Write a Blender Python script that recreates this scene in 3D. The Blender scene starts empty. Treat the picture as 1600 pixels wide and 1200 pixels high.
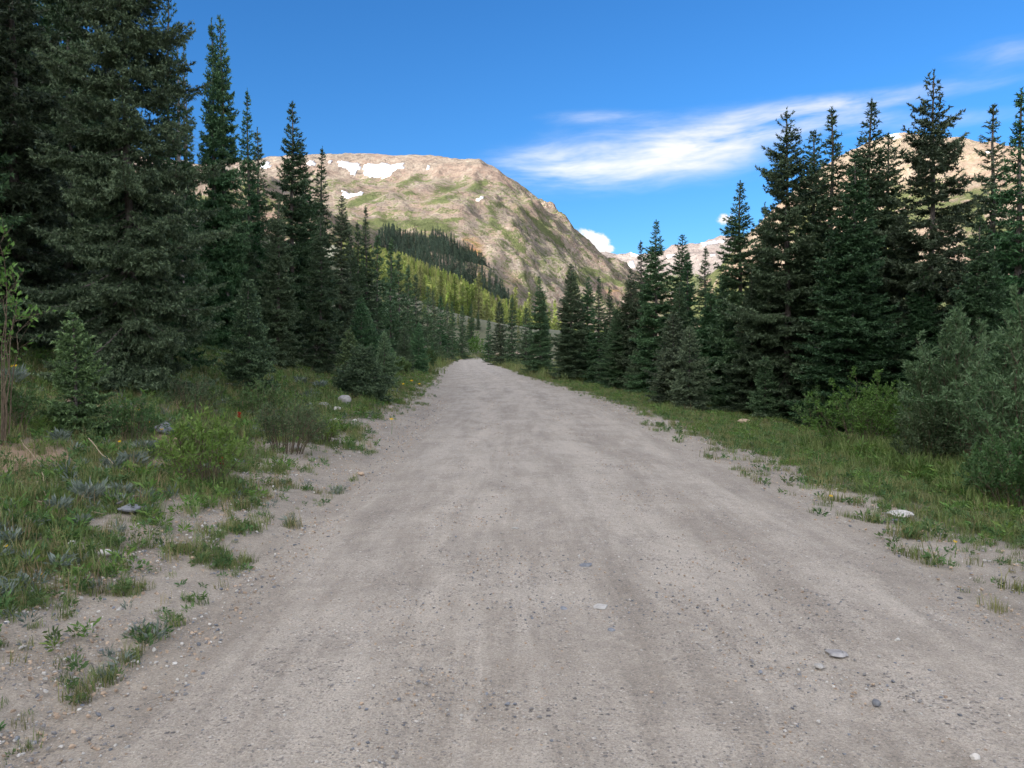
import bpy, bmesh, math, random
import numpy as np
from mathutils import Vector, Matrix

# ------------------------------------------------------------------ camera
SC = bpy.context.scene
F_PX, CX, CY, HORIZON = 1295.0, 800.0, 600.0, 552.0
EYE = 1.6
PITCH = math.atan((CY - HORIZON) / F_PX)          # looking slightly down the road
cam_data = bpy.data.cameras.new('camera')
cam_data.sensor_fit = 'HORIZONTAL'
cam_data.sensor_width = 36.0
cam_data.lens = 36.0 * F_PX / 1600.0
cam_data.clip_start = 0.1
cam_data.clip_end = 30000.0
cam = bpy.data.objects.new('camera', cam_data)
SC.collection.objects.link(cam)
cam.location = (0, 0, EYE)
cam.rotation_euler = (math.radians(90) - PITCH, 0, 0)
SC.camera = cam

# ------------------------------------------------------------------ sun, sky, exposure
SUN_EL, SUN_AZ = math.radians(24), math.radians(180 + 48)     # azimuth clockwise from +Y: behind the camera, to the left
SUN_DIR = Vector((math.sin(SUN_AZ) * math.cos(SUN_EL), math.cos(SUN_AZ) * math.cos(SUN_EL), math.sin(SUN_EL)))
sun_data = bpy.data.lights.new('sun', 'SUN')
sun_data.energy = 3.7
sun_data.angle = math.radians(0.5)
sun_data.color = (1.0, 0.93, 0.82)
sun = bpy.data.objects.new('sun', sun_data)
SC.collection.objects.link(sun)
sun.rotation_euler = SUN_DIR.to_track_quat('Z', 'Y').to_euler()

vs = SC.view_settings
vs.view_transform = 'Standard'
vs.look = 'None'
vs.gamma = 1.0
vs.use_curve_mapping = False
vs.exposure = 1.35

SC.cycles.max_bounces = 4
SC.cycles.diffuse_bounces = 2
SC.cycles.glossy_bounces = 1
SC.cycles.transmission_bounces = 2
SC.cycles.caustics_reflective = False
SC.cycles.caustics_refractive = False
SC.cycles.use_light_tree = False
SC.cycles.use_adaptive_sampling = True
SC.cycles.adaptive_threshold = 0.02
SC.cycles.use_denoising = True
SC.cycles.denoiser = 'OPENIMAGEDENOISE'
SC.cycles.denoising_prefilter = 'ACCURATE'

class NT:
    """small helper round a node tree"""
    def __init__(self, tree):
        self.t = tree
    def n(self, kind, **kw):
        nd = self.t.nodes.new(kind)
        for k, v in kw.items():
            setattr(nd, k, v)
        return nd
    def put(self, sock, v):
        if isinstance(v, bpy.types.NodeSocket):
            self.t.links.new(v, sock)
        elif v is not None:
            if isinstance(v, (tuple, list)) and len(v) == 3 and sock.type == 'RGBA':
                v = (*v, 1)
            sock.default_value = v
    def m(self, op, a, b=None, c=None, clamp=False):
        nd = self.n('ShaderNodeMath', operation=op, use_clamp=clamp)
        self.put(nd.inputs[0], a)
        if b is not None: self.put(nd.inputs[1], b)
        if c is not None: self.put(nd.inputs[2], c)
        return nd.outputs[0]
    def mix(self, f, a, b, mode='MIX'):
        nd = self.n('ShaderNodeMix', data_type='RGBA', blend_type=mode)
        self.put(nd.inputs[0], f); self.put(nd.inputs[6], a); self.put(nd.inputs[7], b)
        return nd.outputs[2]
    def ramp(self, f, stops, smooth=False):
        nd = self.n('ShaderNodeValToRGB')
        if smooth: nd.color_ramp.interpolation = 'EASE'
        el = nd.color_ramp.elements
        while len(el) < len(stops): el.new(0.5)
        for e, (p, c) in zip(el, stops):
            e.position = p
            e.color = (*c, 1) if isinstance(c, (tuple, list)) else (c, c, c, 1)
        self.put(nd.inputs[0], f)
        return nd.outputs[0]
    def step(self, f, lo, hi):
        nd = self.n('ShaderNodeMapRange', interpolation_type='SMOOTHSTEP')
        self.put(nd.inputs[0], f)
        nd.inputs[1].default_value = lo; nd.inputs[2].default_value = hi
        return nd.outputs[0]
    def noise(self, vec, scale, detail=4, rough=0.55, dist=0.0, out=0):
        nd = self.n('ShaderNodeTexNoise')
        self.put(nd.inputs['Vector'], vec)
        nd.inputs['Scale'].default_value = scale; nd.inputs['Detail'].default_value = detail
        nd.inputs['Roughness'].default_value = rough; nd.inputs['Distortion'].default_value = dist
        return nd.outputs[out]
    def voro(self, vec, scale, feature='F1', out='Distance', rnd=1.0):
        nd = self.n('ShaderNodeTexVoronoi', feature=feature)
        self.put(nd.inputs['Vector'], vec)
        nd.inputs['Scale'].default_value = scale; nd.inputs['Randomness'].default_value = rnd
        return nd.outputs[out]
    def mapping(self, vec, loc=(0, 0, 0), rot=(0, 0, 0), scl=(1, 1, 1)):
        nd = self.n('ShaderNodeMapping')
        self.put(nd.inputs[0], vec)
        nd.inputs[1].default_value = loc; nd.inputs[2].default_value = rot; nd.inputs[3].default_value = scl
        return nd.outputs[0]
    def attr(self, name, out='Fac'):
        return self.n('ShaderNodeAttribute', attribute_name=name).outputs[out]
    def comb(self, x, y, z):
        nd = self.n('ShaderNodeCombineXYZ')
        self.put(nd.inputs[0], x); self.put(nd.inputs[1], y); self.put(nd.inputs[2], z)
        return nd.outputs[0]

# the sky: Nishita blue with fair-weather cirrus and a few small cumulus
world = bpy.data.worlds.new('World')
SC.world = world
world.use_nodes = True
W = NT(world.node_tree)
bg = world.node_tree.nodes['Background']
sky = W.n('ShaderNodeTexSky', sky_type='NISHITA', sun_disc=False)
sky.sun_elevation = SUN_EL
sky.sun_rotation = SUN_AZ
sky.altitude = 3000
sky.air_density = 1.5
sky.dust_density = 0.0
sky.ozone_density = 9.0
hsv = W.n('ShaderNodeHueSaturation')
hsv.inputs['Saturation'].default_value = 1.09
W.put(hsv.inputs['Color'], sky.outputs[0])
tc = W.n('ShaderNodeTexCoord')
sep = W.n('ShaderNodeSeparateXYZ')
W.put(sep.inputs[0], tc.outputs['Generated'])
az = W.m('ARCTAN2', sep.outputs[0], sep.outputs[1])
el = W.m('ARCSINE', sep.outputs[2])
def blob(a0, e0, sa, se, tilt=0.0, power=1.0):
    """soft patch round one direction of the sky (degrees)"""
    da = W.m('SUBTRACT', az, math.radians(a0)); de = W.m('SUBTRACT', el, math.radians(e0))
    de = W.m('SUBTRACT', de, W.m('MULTIPLY', da, tilt))
    q = W.m('ADD', W.m('POWER', W.m('DIVIDE', da, math.radians(sa)), 2.0), W.m('POWER', W.m('DIVIDE', de, math.radians(se)), 2.0))
    return W.m('MULTIPLY', W.m('EXPONENT', W.m('MULTIPLY', q, -1.0)), power)
def total(items):
    r = items[0]
    for i in items[1:]: r = W.m('ADD', r, i)
    return r
pv = W.comb(az, W.m('SUBTRACT', el, W.m('MULTIPLY', az, 0.05)), 0.0)
warp = W.noise(W.mapping(pv, scl=(9, 22, 1)), 1.0, 1, 0.5, out=1)
wp = W.n('ShaderNodeVectorMath', operation='MULTIPLY_ADD'); W.put(wp.inputs[0], warp); wp.inputs[1].default_value = (0.05, 0.022, 0); W.put(wp.inputs[2], pv)
streak = W.noise(W.mapping(wp.outputs[0], scl=(4.0, 26.0, 1)), 1.0, 5, 0.60, 0.0)
fine = W.noise(W.mapping(wp.outputs[0], loc=(3, 1, 0), scl=(22.0, 85.0, 1)), 1.0, 3, 0.62, 0.0)
placed = total([blob(8.6, 13.0, 8.8, 2.3, 0.03, 0.92), blob(14.5, 14.0, 5.0, 1.5, 0.10, 0.85), blob(2.0, 12.3, 4.0, 1.3, 0.0, 0.5),
                blob(19.5, 15.2, 4.0, 0.8, 0.1, 0.6), blob(25, 15.6, 8, 0.7, 0.0, 0.62), blob(27, 13.8, 8, 0.6, 0.0, 0.6), blob(30.5, 17.2, 4.0, 0.9, 0.0, 0.6), blob(22, 14.4, 4, 0.6, 0.0, 0.5),
                blob(5.8, 15.7, 4.0, 0.45, -0.01, 0.5)])
tex = W.m('ADD', W.m('MULTIPLY', W.m('SUBTRACT', streak, 0.5), 2.6), W.m('MULTIPLY', W.m('SUBTRACT', fine, 0.5), 0.7))
cirrus = W.m('MULTIPLY', W.step(W.m('MULTIPLY', placed, W.m('ADD', tex, 0.95)), 0.18, 1.8), 0.95)
# the unseen rest of the sky: broken cloud added as fill for the shade
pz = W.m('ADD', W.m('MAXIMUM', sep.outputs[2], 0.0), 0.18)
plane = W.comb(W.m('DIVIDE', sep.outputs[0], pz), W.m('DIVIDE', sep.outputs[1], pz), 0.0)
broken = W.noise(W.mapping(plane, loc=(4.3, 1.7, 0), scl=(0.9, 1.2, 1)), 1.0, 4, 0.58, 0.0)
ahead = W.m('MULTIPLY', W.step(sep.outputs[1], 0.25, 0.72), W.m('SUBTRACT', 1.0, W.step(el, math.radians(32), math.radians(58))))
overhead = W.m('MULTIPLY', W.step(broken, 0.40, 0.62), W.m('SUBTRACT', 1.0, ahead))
# two small cumulus heads above the far ridges
lump = W.noise(W.mapping(tc.outputs['Generated'], scl=(55, 55, 75)), 1.0, 5, 0.68, 0.0)
puffs = total([blob(5.4, 7.6, 1.1, 0.8, -0.4), blob(6.1, 7.2, 0.8, 0.7), blob(14.4, 8.9, 0.75, 0.42, 0.1, 0.8), blob(4.3, 6.6, 1.2, 0.7)])
puff = W.m('MULTIPLY', W.step(W.m('MULTIPLY', puffs, W.m('ADD', W.m('MULTIPLY', W.m('SUBTRACT', lump, 0.5), 2.4), 0.75)), 0.25, 0.62), 0.95)
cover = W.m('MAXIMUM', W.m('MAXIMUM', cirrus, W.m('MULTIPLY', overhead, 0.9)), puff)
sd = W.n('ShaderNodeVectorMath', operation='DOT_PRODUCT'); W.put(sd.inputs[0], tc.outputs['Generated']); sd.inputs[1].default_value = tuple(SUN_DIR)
fwd = W.m('POWER', W.m('MAXIMUM', W.m('MULTIPLY_ADD', sd.outputs['Value'], 0.5, 0.5), 0.0), 2.0)      # clouds scatter forward: brighter towards the sun, boosted to light the shade
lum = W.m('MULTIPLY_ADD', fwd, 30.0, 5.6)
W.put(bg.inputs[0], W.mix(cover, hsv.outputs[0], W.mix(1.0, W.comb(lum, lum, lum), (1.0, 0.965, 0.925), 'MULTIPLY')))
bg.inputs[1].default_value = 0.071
# ------------------------------------------------------------------ numeric helpers
rng = np.random.default_rng(7)
_perm = np.random.default_rng(3).permutation(4096)
_grad = np.random.default_rng(4).uniform(0, 2 * np.pi, 4096)
def perlin(x, y):
    x = np.asarray(x, float); y = np.asarray(y, float)
    xi = np.floor(x).astype(np.int64); yi = np.floor(y).astype(np.int64)
    fx, fy = x - xi, y - yi
    def g(ix, iy, dx, dy):
        a = _grad[_perm[(_perm[ix & 4095] + iy) & 4095]]
        return np.cos(a) * dx + np.sin(a) * dy
    u = fx * fx * fx * (fx * (fx * 6 - 15) + 10); v = fy * fy * fy * (fy * (fy * 6 - 15) + 10)
    a = g(xi, yi, fx, fy); b = g(xi + 1, yi, fx - 1, fy)
    c = g(xi, yi + 1, fx, fy - 1); d = g(xi + 1, yi + 1, fx - 1, fy - 1)
    return ((a + (b - a) * u) * (1 - v) + (c + (d - c) * u) * v) * 1.5
def fbm(x, y, octv=4, gain=0.5):
    r = 0; a = 1.0
    for k in range(octv):
        r = r + a * perlin(x * 2 ** k + 17.3 * k, y * 2 ** k + 9.1 * k); a *= gain
    return r
def ridged(x, y, octv=5, gain=0.5):
    r = 0; a = 1.0; w = 1.0
    for k in range(octv):
        s = (1 - np.abs(perlin(x * 2 ** k + 31.7 * k, y * 2 ** k + 5.3 * k))) ** 2 * w
        r = r + a * (s - 0.5); a *= gain; w = np.clip(s * 1.3, 0, 1)
    return r
def sstep(lo, hi, v):
    t = np.clip((np.asarray(v, float) - lo) / (hi - lo), 0, 1)
    return t * t * (3 - 2 * t)
SP, CP = math.sin(PITCH), math.cos(PITCH)
def at(px, py, d):
    """world point at forward distance d (m) seen at a pixel of the photograph"""
    x = (px - CX) / F_PX; v = (CY - py) / F_PX
    dy = CP + v * SP; dz = -SP + v * CP
    return np.array([x * d / dy, d, EYE + dz * d / dy])
def to_px(P):
    P = np.asarray(P, float)
    y = P[..., 1]; z = P[..., 2] - EYE
    f = y * CP - z * SP; u = y * SP + z * CP
    f = np.where(np.abs(f) < 1e-6, 1e-6, f)
    return CX + F_PX * P[..., 0] / f, CY - F_PX * u / f, f
def inside(px, py, poly):
    px = np.asarray(px); py = np.asarray(py)
    r = np.zeros(px.shape, bool)
    n = len(poly)
    for i in range(n):
        (x0, y0), (x1, y1) = poly[i], poly[(i + 1) % n]
        c = ((y0 > py) != (y1 > py)) & (px < (x1 - x0) * (py - y0) / ((y1 - y0) if y1 != y0 else 1e-9) + x0)
        r ^= c
    return r
class TPS:
    """smooth terrain through a set of surveyed points"""
    def __init__(self, pts, smooth=0.0):
        P = np.array(pts, float); self.s = 400.0
        self.xy = P[:, :2] / self.s; n = len(P)
        K = self.k(self.xy, self.xy) + smooth * np.eye(n)
        A = np.hstack([np.ones((n, 1)), self.xy])
        M = np.block([[K, A], [A.T, np.zeros((3, 3))]])
        self.w = np.linalg.solve(M, np.concatenate([P[:, 2], np.zeros(3)]))
    def k(self, a, b):
        d2 = ((a[:, None, :] - b[None]) ** 2).sum(-1) + 1e-12
        return 0.5 * d2 * np.log(d2)
    def __call__(self, x, y):
        x = np.asarray(x, float); y = np.asarray(y, float)
        q = np.stack([x.ravel(), y.ravel()], 1) / self.s
        out = np.empty(len(q))
        for i in range(0, len(q), 20000):
            c = q[i:i + 20000]
            out[i:i + 20000] = self.k(c, self.xy) @ self.w[:-3] + self.w[-3] + c @ self.w[-2:]
        return out.reshape(x.shape)

# ------------------------------------------------------------------ object helpers
COL = SC.collection
def mesh_from(name, V, T, smooth=False, attrs=None):
    """V (n,3), T (m,k) faces of one size"""
    V = np.asarray(V, np.float32); T = np.asarray(T, np.int32)
    me = bpy.data.meshes.new(name)
    k = T.shape[1]
    me.vertices.add(len(V)); me.vertices.foreach_set('co', V.ravel())
    me.loops.add(T.size); me.loops.foreach_set('vertex_index', T.ravel())
    me.polygons.add(len(T))
    me.polygons.foreach_set('loop_start', np.arange(0, T.size, k, dtype=np.int32))
    if smooth: me.polygons.foreach_set('use_smooth', np.ones(len(T), bool))
    for an, (dom, vals) in (attrs or {}).items():
        a = me.attributes.new(an, 'FLOAT', dom)
        a.data.foreach_set('value', np.asarray(vals, np.float32).ravel())
    me.update(); me.validate()
    return me
def obj(name, me, mat=None, parent=None, loc=(0, 0, 0)):
    o = bpy.data.objects.new(name, me)
    COL.objects.link(o)
    o.location = loc
    if mat is not None and not me.materials: me.materials.append(mat)
    if parent is not None: o.parent = parent
    return o
def thing(name, label, cat, loc=(0, 0, 0), rz=0.0, group=None, scl=1.0):
    o = bpy.data.objects.new(name, None)
    COL.objects.link(o)
    o.empty_display_size = 0.3
    o.location = loc; o.rotation_euler = (0, 0, rz)
    o.scale = (scl,) * 3 if isinstance(scl, (int, float)) else scl
    o['label'] = label; o['category'] = cat
    if group: o['group'] = group
    return o
def tag(o, label=None, cat=None, group=None, kind=None):
    for k, v in (('label', label), ('category', cat), ('group', group), ('kind', kind)):
        if v: o[k] = v
    return o
def new_mat(name):
    m = bpy.data.materials.new(name); m.use_nodes = True
    t = NT(m.node_tree); b = m.node_tree.nodes['Principled BSDF']
    b.inputs['Specular IOR Level'].default_value = 0.25
    b.inputs['Roughness'].default_value = 0.9
    return m, t, b
def bump(t, b, h, strength, dist):
    nd = t.n('ShaderNodeBump'); nd.inputs['Strength'].default_value = strength; nd.inputs['Distance'].default_value = dist
    t.put(nd.inputs['Height'], h); t.put(b.inputs['Normal'], nd.outputs[0])
def grid_faces(nx, ny):
    i = np.arange(nx - 1)[None, :] + np.arange(ny - 1)[:, None] * nx
    i = i.ravel()
    return np.stack([i, i + 1, i + nx + 1, i + nx], 1)

# ------------------------------------------------------------------ the road line and the ground's height
_ctl = np.array([(-60, 0.65), (0, 0.65), (5, 0.65), (10, 0.66), (15, 0.60), (23, 0.40), (32, 0.0), (40, -0.55), (55, -1.75), (75, -3.0), (100, -4.45), (125, -6.0), (150, -7.4), (175, -8.6)])
_yy = np.arange(-60, 175.1, 0.5)
_xx = np.interp(_yy, _ctl[:, 0], _ctl[:, 1])
_xx = np.convolve(np.pad(_xx, 8, mode='edge'), np.ones(17) / 17, 'valid')
_bend = np.array([(-8.6, 175), (-9.0, 190), (-8.0, 203), (-4.0, 214), (4.0, 222), (15, 227), (30, 231), (55, 238)], float)
_bt = np.linspace(0, len(_bend) - 1, 200)
_bx = np.interp(_bt, np.arange(len(_bend)), _bend[:, 0]); _by = np.interp(_bt, np.arange(len(_bend)), _bend[:, 1])
_k = np.ones(21) / 21
_bx[10:-10] = np.convolve(_bx, _k, 'valid'); _by[10:-10] = np.convolve(_by, _k, 'valid')
LINE = np.concatenate([np.stack([_xx, _yy], 1), np.stack([_bx, _by], 1)[1:]])
_d = np.diff(LINE, axis=0); _d = np.vstack([_d, _d[-1:]])
LDIR = _d / (np.linalg.norm(_d, axis=1, keepdims=True) + 1e-9)
HALF = 2.6
def side(x, y):
    """signed distance from the road's middle, negative to its left"""
    x = np.asarray(x, float); y = np.asarray(y, float)
    sh = x.shape; x = x.ravel(); y = y.ravel()
    s = np.where(x < -5, x + 5.0, x - 0.0).astype(float)
    s = x - np.interp(y, LINE[:, 1], LINE[:, 0])
    near = np.where((np.abs(x) < 90) & (y > 150) & (y < 330))[0]
    for i in range(0, len(near), 4000):
        q = near[i:i + 4000]
        dx = x[q][:, None] - LINE[None, :, 0]; dy = y[q][:, None] - LINE[None, :, 1]
        d2 = dx * dx + dy * dy
        j = d2.argmin(1); r = np.arange(len(q))
        cr = LDIR[j, 1] * dx[r, j] - LDIR[j, 0] * dy[r, j]
        s[q] = np.sign(cr) * np.sqrt(d2[r, j])
    return s.reshape(sh)
_lit = [(620, 413, 900), (560, 395, 960), (660, 428, 880), (700, 443, 850), (745, 464, 820), (790, 486, 800), (830, 508, 760), (870, 522, 720), (920, 540, 700),
        (650, 460, 650), (700, 488, 550), (740, 514, 470), (600, 475, 500), (650, 500, 400), (690, 525, 360), (560, 420, 600), (500, 400, 700), (420, 380, 800), (330, 400, 600), (450, 440, 480),
        (800, 538, 400), (900, 545, 600), (1050, 549, 700), (1300, 550, 900), (1000, 549, 420), (1300, 549, 420), (860, 540, 560)]
_pts = [at(*p) for p in _lit]
for px, py, d, z in ((600, 0, 1150, 70), (700, 0, 1100, 50), (780, 0, 1000, 28), (850, 0, 950, 10), (1000, 0, 1100, 0), (1300, 0, 1200, 0), (400, 0, 1100, 70), (740, 0, 280, 4), (690, 0, 280, 9), (620, 0, 280, 22), (900, 0, 280, 0), (500, 0, 280, 36), (1300, 0, 280, 0), (300, 0, 280, 60)):
    _pts.append(np.array([(px - CX) / F_PX * d, d, z]))
HILL = TPS(_pts, 0.002)
def ground_z(x, y, detail=True):
    x = np.asarray(x, float); y = np.asarray(y, float)
    s = side(x, y)
    u = np.maximum(-s - 2.7, 0); v = np.maximum(s - 2.7, 0)
    cap = 40 + 212 * (1 - sstep(0, 130, y))                        # the steep valley side to the left, ending before the frame begins
    zl = 0.2 * np.minimum(u, 5) + 0.30 * np.clip(u - 5, 0, 20) + 0.40 * np.maximum(u - 25, 0) + 0.55 * np.clip(u - 70, 0, 1e9)
    zl = np.where(zl > cap * 0.5, cap - 0.5 * cap * np.exp(-np.maximum(zl - cap * 0.5, 0) / (0.5 * cap)), zl)
    zl = zl * (1 - 0.22 * (1 - sstep(3, 20, y)) * (1 - sstep(6, 40, u)))
    zr = -0.10 * np.minimum(v, 7) - 0.02 * np.clip(v - 7, 0, 30) + 0.02 * np.clip(v - 60, 0, 400)
    z = zl + zr - 0.012 * np.minimum(np.abs(s), 2.7) ** 2 / 2.7
    w = sstep(235, 330, y)
    if np.any(w > 0):
        h = np.maximum(HILL(np.clip(x, -700, 700), np.clip(y, 0, 1150)), -1.0)
        fade = 1 - sstep(1050, 1400, y)
        h = h * fade
        off = np.abs(s) < 4                                          # keep the far bend of the road level
        z = z * (1 - w) + h * w
    if detail:
        e = sstep(2.5, 4.5, np.abs(s))
        far = sstep(2, 9, u)
        z = z + e * (0.05 * fbm(x / 1.3, y / 1.3, 3) + far * 0.16 * fbm(x / 5 + 3, y / 5, 3)) + (1 - e) * 0.012 * fbm(x / 0.9, y / 2.6, 3)
        z = z + 0.05 * np.exp(-((s + 3.0) / 0.35) ** 2) * (0.6 + fbm(x / 2, y / 2, 2))      # graded berm along the left edge
    return z
def gz1(x, y):
    return float(ground_z(np.array([x]), np.array([y]))[0])
def axis(fine0, fine1, step, grow, lo, hi):
    a = list(np.arange(fine0, fine1 + 1e-6, step))
    s = step; v = fine1
    while v < hi: s *= grow; v += s; a.append(min(v, hi))
    s = step; v = fine0; b = []
    while v > lo: s *= grow; v -= s; b.append(max(v, lo))
    return np.array(b[::-1] + a)
gx = axis(-9, 9, 0.14, 1.07, -3500, 3500)
gy = axis(2.0, 14, 0.12, 1.028, -900, 7000)
GX, GY = np.meshgrid(gx, gy)
GZ = ground_z(GX, GY)
GS = side(GX, GY)

# how green the verge is, how bare the soil: shared by the ground's colour and by what grows on it
def cover(x, y):
    s = side(x, y)
    n = fbm(x / 1.6 + 11, y / 1.6, 3); n2 = fbm(x / 0.5, y / 0.5 + 7, 2); n3 = fbm(x / 4.5 + 5, y / 4.5 + 2, 2)
    right = sstep(0.75, 2.2, (s - 2.15) + 0.75 * n + 0.35 * n2 - 0.5 * np.maximum(0, 1 - y / 14))
    left = sstep(0.7, 2.2, (-s - 2.42 + 0.12 * sstep(9, 16, y)) + 0.8 * n + 0.4 * n2)
    g = np.where(s > 0, right, left)
    bare = sstep(0.18, 0.50, n3 + 0.35 * n - 0.1) * np.where(s > 0, sstep(3.4, 4.4, s) * 0.5, sstep(3.6, 4.6, -s) * 0.8)
    bare = np.maximum(bare, 0.95 * np.exp(-(((x + 5.3) / 1.0) ** 2 + ((y - 8.4) / 1.6) ** 2)) * (s < 0))
    bare = bare * (1 - sstep(9, 14, np.abs(s)))
    g = np.maximum(g, sstep(7, 12, np.abs(s)) * 0.98)
    return g * (1 - 0.75 * bare), bare
cv, br = cover(GX.ravel(), GY.ravel())

# gravel colour of the graded surface: shared by the road sheet and the shoulder it was scraped from
def gravel(t, P, lat):
    along = t.mapping(P, scl=(1.0, 0.16, 1.0))
    n1 = t.noise(along, 1.5, 6, 0.62, 0.5); n2 = t.noise(P, 0.8, 6, 0.65, 0.8); n3 = t.noise(P, 9, 5, 0.7); n4 = t.noise(P, 75, 4, 0.75)
    n1b = t.noise(t.mapping(P, loc=(5, 0, 0), scl=(1.0, 0.10, 1.0)), 6.0, 5, 0.65, 0.3)
    wet = t.m('ADD', t.m('ADD', t.m('MULTIPLY', n1, 0.35), t.m('MULTIPLY', n1b, 0.33)), t.m('MULTIPLY', n2, 0.32))
    base = t.ramp(wet, [(0.38, (0.250, 0.208, 0.160)), (0.47, (0.338, 0.286, 0.225)), (0.56, (0.455, 0.394, 0.320))])
    def lane(c, w): return t.m('EXPONENT', t.m('MULTIPLY', t.m('POWER', t.m('DIVIDE', t.m('SUBTRACT', t.m('ADD', lat, t.m('MULTIPLY', t.m('SUBTRACT', n2, 0.5), 0.5)), c), w), 2.0), -1.0))
    tracks = t.m('ADD', t.m('ADD', lane(-1.15, 0.36), lane(0.55, 0.34)), t.m('MULTIPLY', t.m('ADD', lane(1.75, 0.3), lane(-0.2, 0.2)), 0.6))
    base = t.mix(t.m('MULTIPLY', tracks, t.step(n1, 0.32, 0.60)), base, t.mix(0.6, base, (0.52, 0.45, 0.362)))
    warm = t.step(t.m('ADD', t.m('ABSOLUTE', lat), t.m('MULTIPLY', t.m('SUBTRACT', n2, 0.5), 2.2)), 1.7, 3.0)
    base = t.mix(t.m('MULTIPLY', warm, 0.55), base, (0.300, 0.248, 0.182))
    blot = t.noise(t.mapping(P, loc=(7, 3, 0), scl=(0.8, 0.6, 1)), 2.4, 7, 0.74, 0.4)
    base = t.mix(t.m('MULTIPLY', t.step(blot, 0.50, 0.72), 0.28), base, (0.185, 0.158, 0.128))
    def chips(scale, lo, hi, amount, base):
        vid = t.voro(P, scale, out='Color'); vd = t.voro(P, scale)
        sp = t.n('ShaderNodeSeparateColor'); t.put(sp.inputs[0], vid)
        c = t.ramp(sp.outputs[0], [(0.0, (0.05, 0.05, 0.052)), (0.20, (0.13, 0.118, 0.11)), (0.45, (0.29, 0.245, 0.20)), (0.8, (0.40, 0.34, 0.275)), (1.0, (0.68, 0.63, 0.56))])
        some = t.step(sp.outputs[1], lo, hi)
        m = t.m('MULTIPLY', t.m('MULTIPLY', t.step(vd, 0.50, 0.30), some), amount)
        return t.mix(m, base, c), m
    loose = t.step(t.m('ADD', n3, t.m('MULTIPLY', t.m('SUBTRACT', blot, 0.5), 1.6)), 0.36, 0.66)
    base, m1 = chips(38.0, 0.72, 0.80, t.m('MULTIPLY', loose, 0.9), base)
    base, m2 = chips(75.0, 0.45, 0.6, t.m('MULTIPLY_ADD', loose, 0.6, 0.25), base)
    base, m3 = chips(160.0, 0.3, 0.5, 0.6, base)
    base = t.mix(1.0, base, t.ramp(n3, [(0.25, 0.80), (0.75, 1.16)]), 'MULTIPLY')
    base = t.mix(0.8, base, t.ramp(n4, [(0.28, 0.50), (0.5, 1.0), (0.74, 1.5)]), 'MULTIPLY')
    h = t.m('ADD', t.m('ADD', t.m('MULTIPLY', n4, 0.35), t.m('MULTIPLY', n3, 0.5)), t.m('ADD', t.m('MULTIPLY', m1, 0.5), t.m('MULTIPLY', m2, 0.25)))
    return base, h
# ground: gravelly soil, leaf litter and moss, patches of bare tan earth
m_ground, t, b = new_mat('ground_soil')
P = t.n('ShaderNodeNewGeometry').outputs['Position']
n_big = t.noise(P, 0.7, 5, 0.6); n_mid = t.noise(P, 5.0, 5, 0.65); n_fine = t.noise(P, 45, 4, 0.7)
grav, ghgt = gravel(t, P, t.attr('lat'))
soil = t.ramp(n_mid, [(0.2, (0.22, 0.14, 0.085)), (0.6, (0.38, 0.255, 0.155)), (0.85, (0.47, 0.34, 0.22))])
litter = t.ramp(n_mid, [(0.2, (0.045, 0.052, 0.022)), (0.5, (0.085, 0.090, 0.035)), (0.8, (0.17, 0.14, 0.075))])
col = t.mix(t.step(t.m('ADD', t.attr('green'), t.m('MULTIPLY', t.m('SUBTRACT', n_fine, 0.5), 0.8)), 0.35, 0.9), grav, litter)
col = t.mix(t.step(t.m('ADD', t.attr('bare'), t.m('MULTIPLY', t.m('SUBTRACT', n_fine, 0.5), 0.7)), 0.3, 0.75), col, soil)
col = t.mix(1.0, col, t.ramp(n_big, [(0.25, 0.8), (0.75, 1.15)]), 'MULTIPLY')
t.put(b.inputs['Base Color'], col)
bump(t, b, t.m('ADD', t.m('MULTIPLY', n_fine, 0.5), ghgt), 0.7, 0.025)
b.inputs['Sheen Weight'].default_value = 0.14; b.inputs['Sheen Roughness'].default_value = 0.5

ground = obj('ground', mesh_from('ground', np.stack([GX, GY, GZ - 0.02], -1).reshape(-1, 3), grid_faces(len(gx), len(gy)), True,
             {'green': ('POINT', cv), 'bare': ('POINT', br), 'lat': ('POINT', GS)}), m_ground)
tag(ground, 'dry gravelly soil of the valley floor and grassy banks', kind='structure')

# road: a graded gravel track, its edges feathered by noise
ws = np.linspace(-1, 1, 61)
seg = [0.0]
Ld = np.concatenate([[0], np.cumsum(np.linalg.norm(np.diff(LINE, axis=0), axis=1))])
L0 = Ld[np.argmin(np.abs(LINE[:, 1] - 1.0))]
seg = axis(L0, L0 + 22, 0.10, 1.025, 0.0, Ld[-1])
RX = np.interp(seg, Ld, LINE[:, 0]); RY = np.interp(seg, Ld, LINE[:, 1])
tx = np.gradient(RX); ty = np.gradient(RY); tl = np.hypot(tx, ty) + 1e-9
nx, ny = ty / tl, -tx / tl
eL = HALF + 0.35 + 0.22 * fbm(seg / 3.0, seg * 0 + 1.5, 4) + 0.10 * perlin(seg * 2.2, seg * 0 + 4)
eR = HALF + 0.28 * fbm(seg / 3.5, seg * 0 + 8.5, 4) + 0.12 * perlin(seg * 2.0, seg * 0 + 12)
off = np.where(ws[None, :] < 0, ws[None, :] * eL[:, None], ws[None, :] * eR[:, None])
QX = RX[:, None] + nx[:, None] * off; QY = RY[:, None] + ny[:, None] * off
edge = np.abs(ws)[None, :] ** 10
QZ = ground_z(QX, QY, False) + 0.004 - edge * 0.028 + (1 - edge) * (0.012 * fbm(QX / 0.9, QY / 2.6, 3) + 0.003 * fbm(QX / 0.16, QY / 0.22, 3)
      - 0.016 * (np.exp(-((off + 0.95) / 0.33) ** 2) + np.exp(-((off - 0.85) / 0.33) ** 2)))
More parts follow.
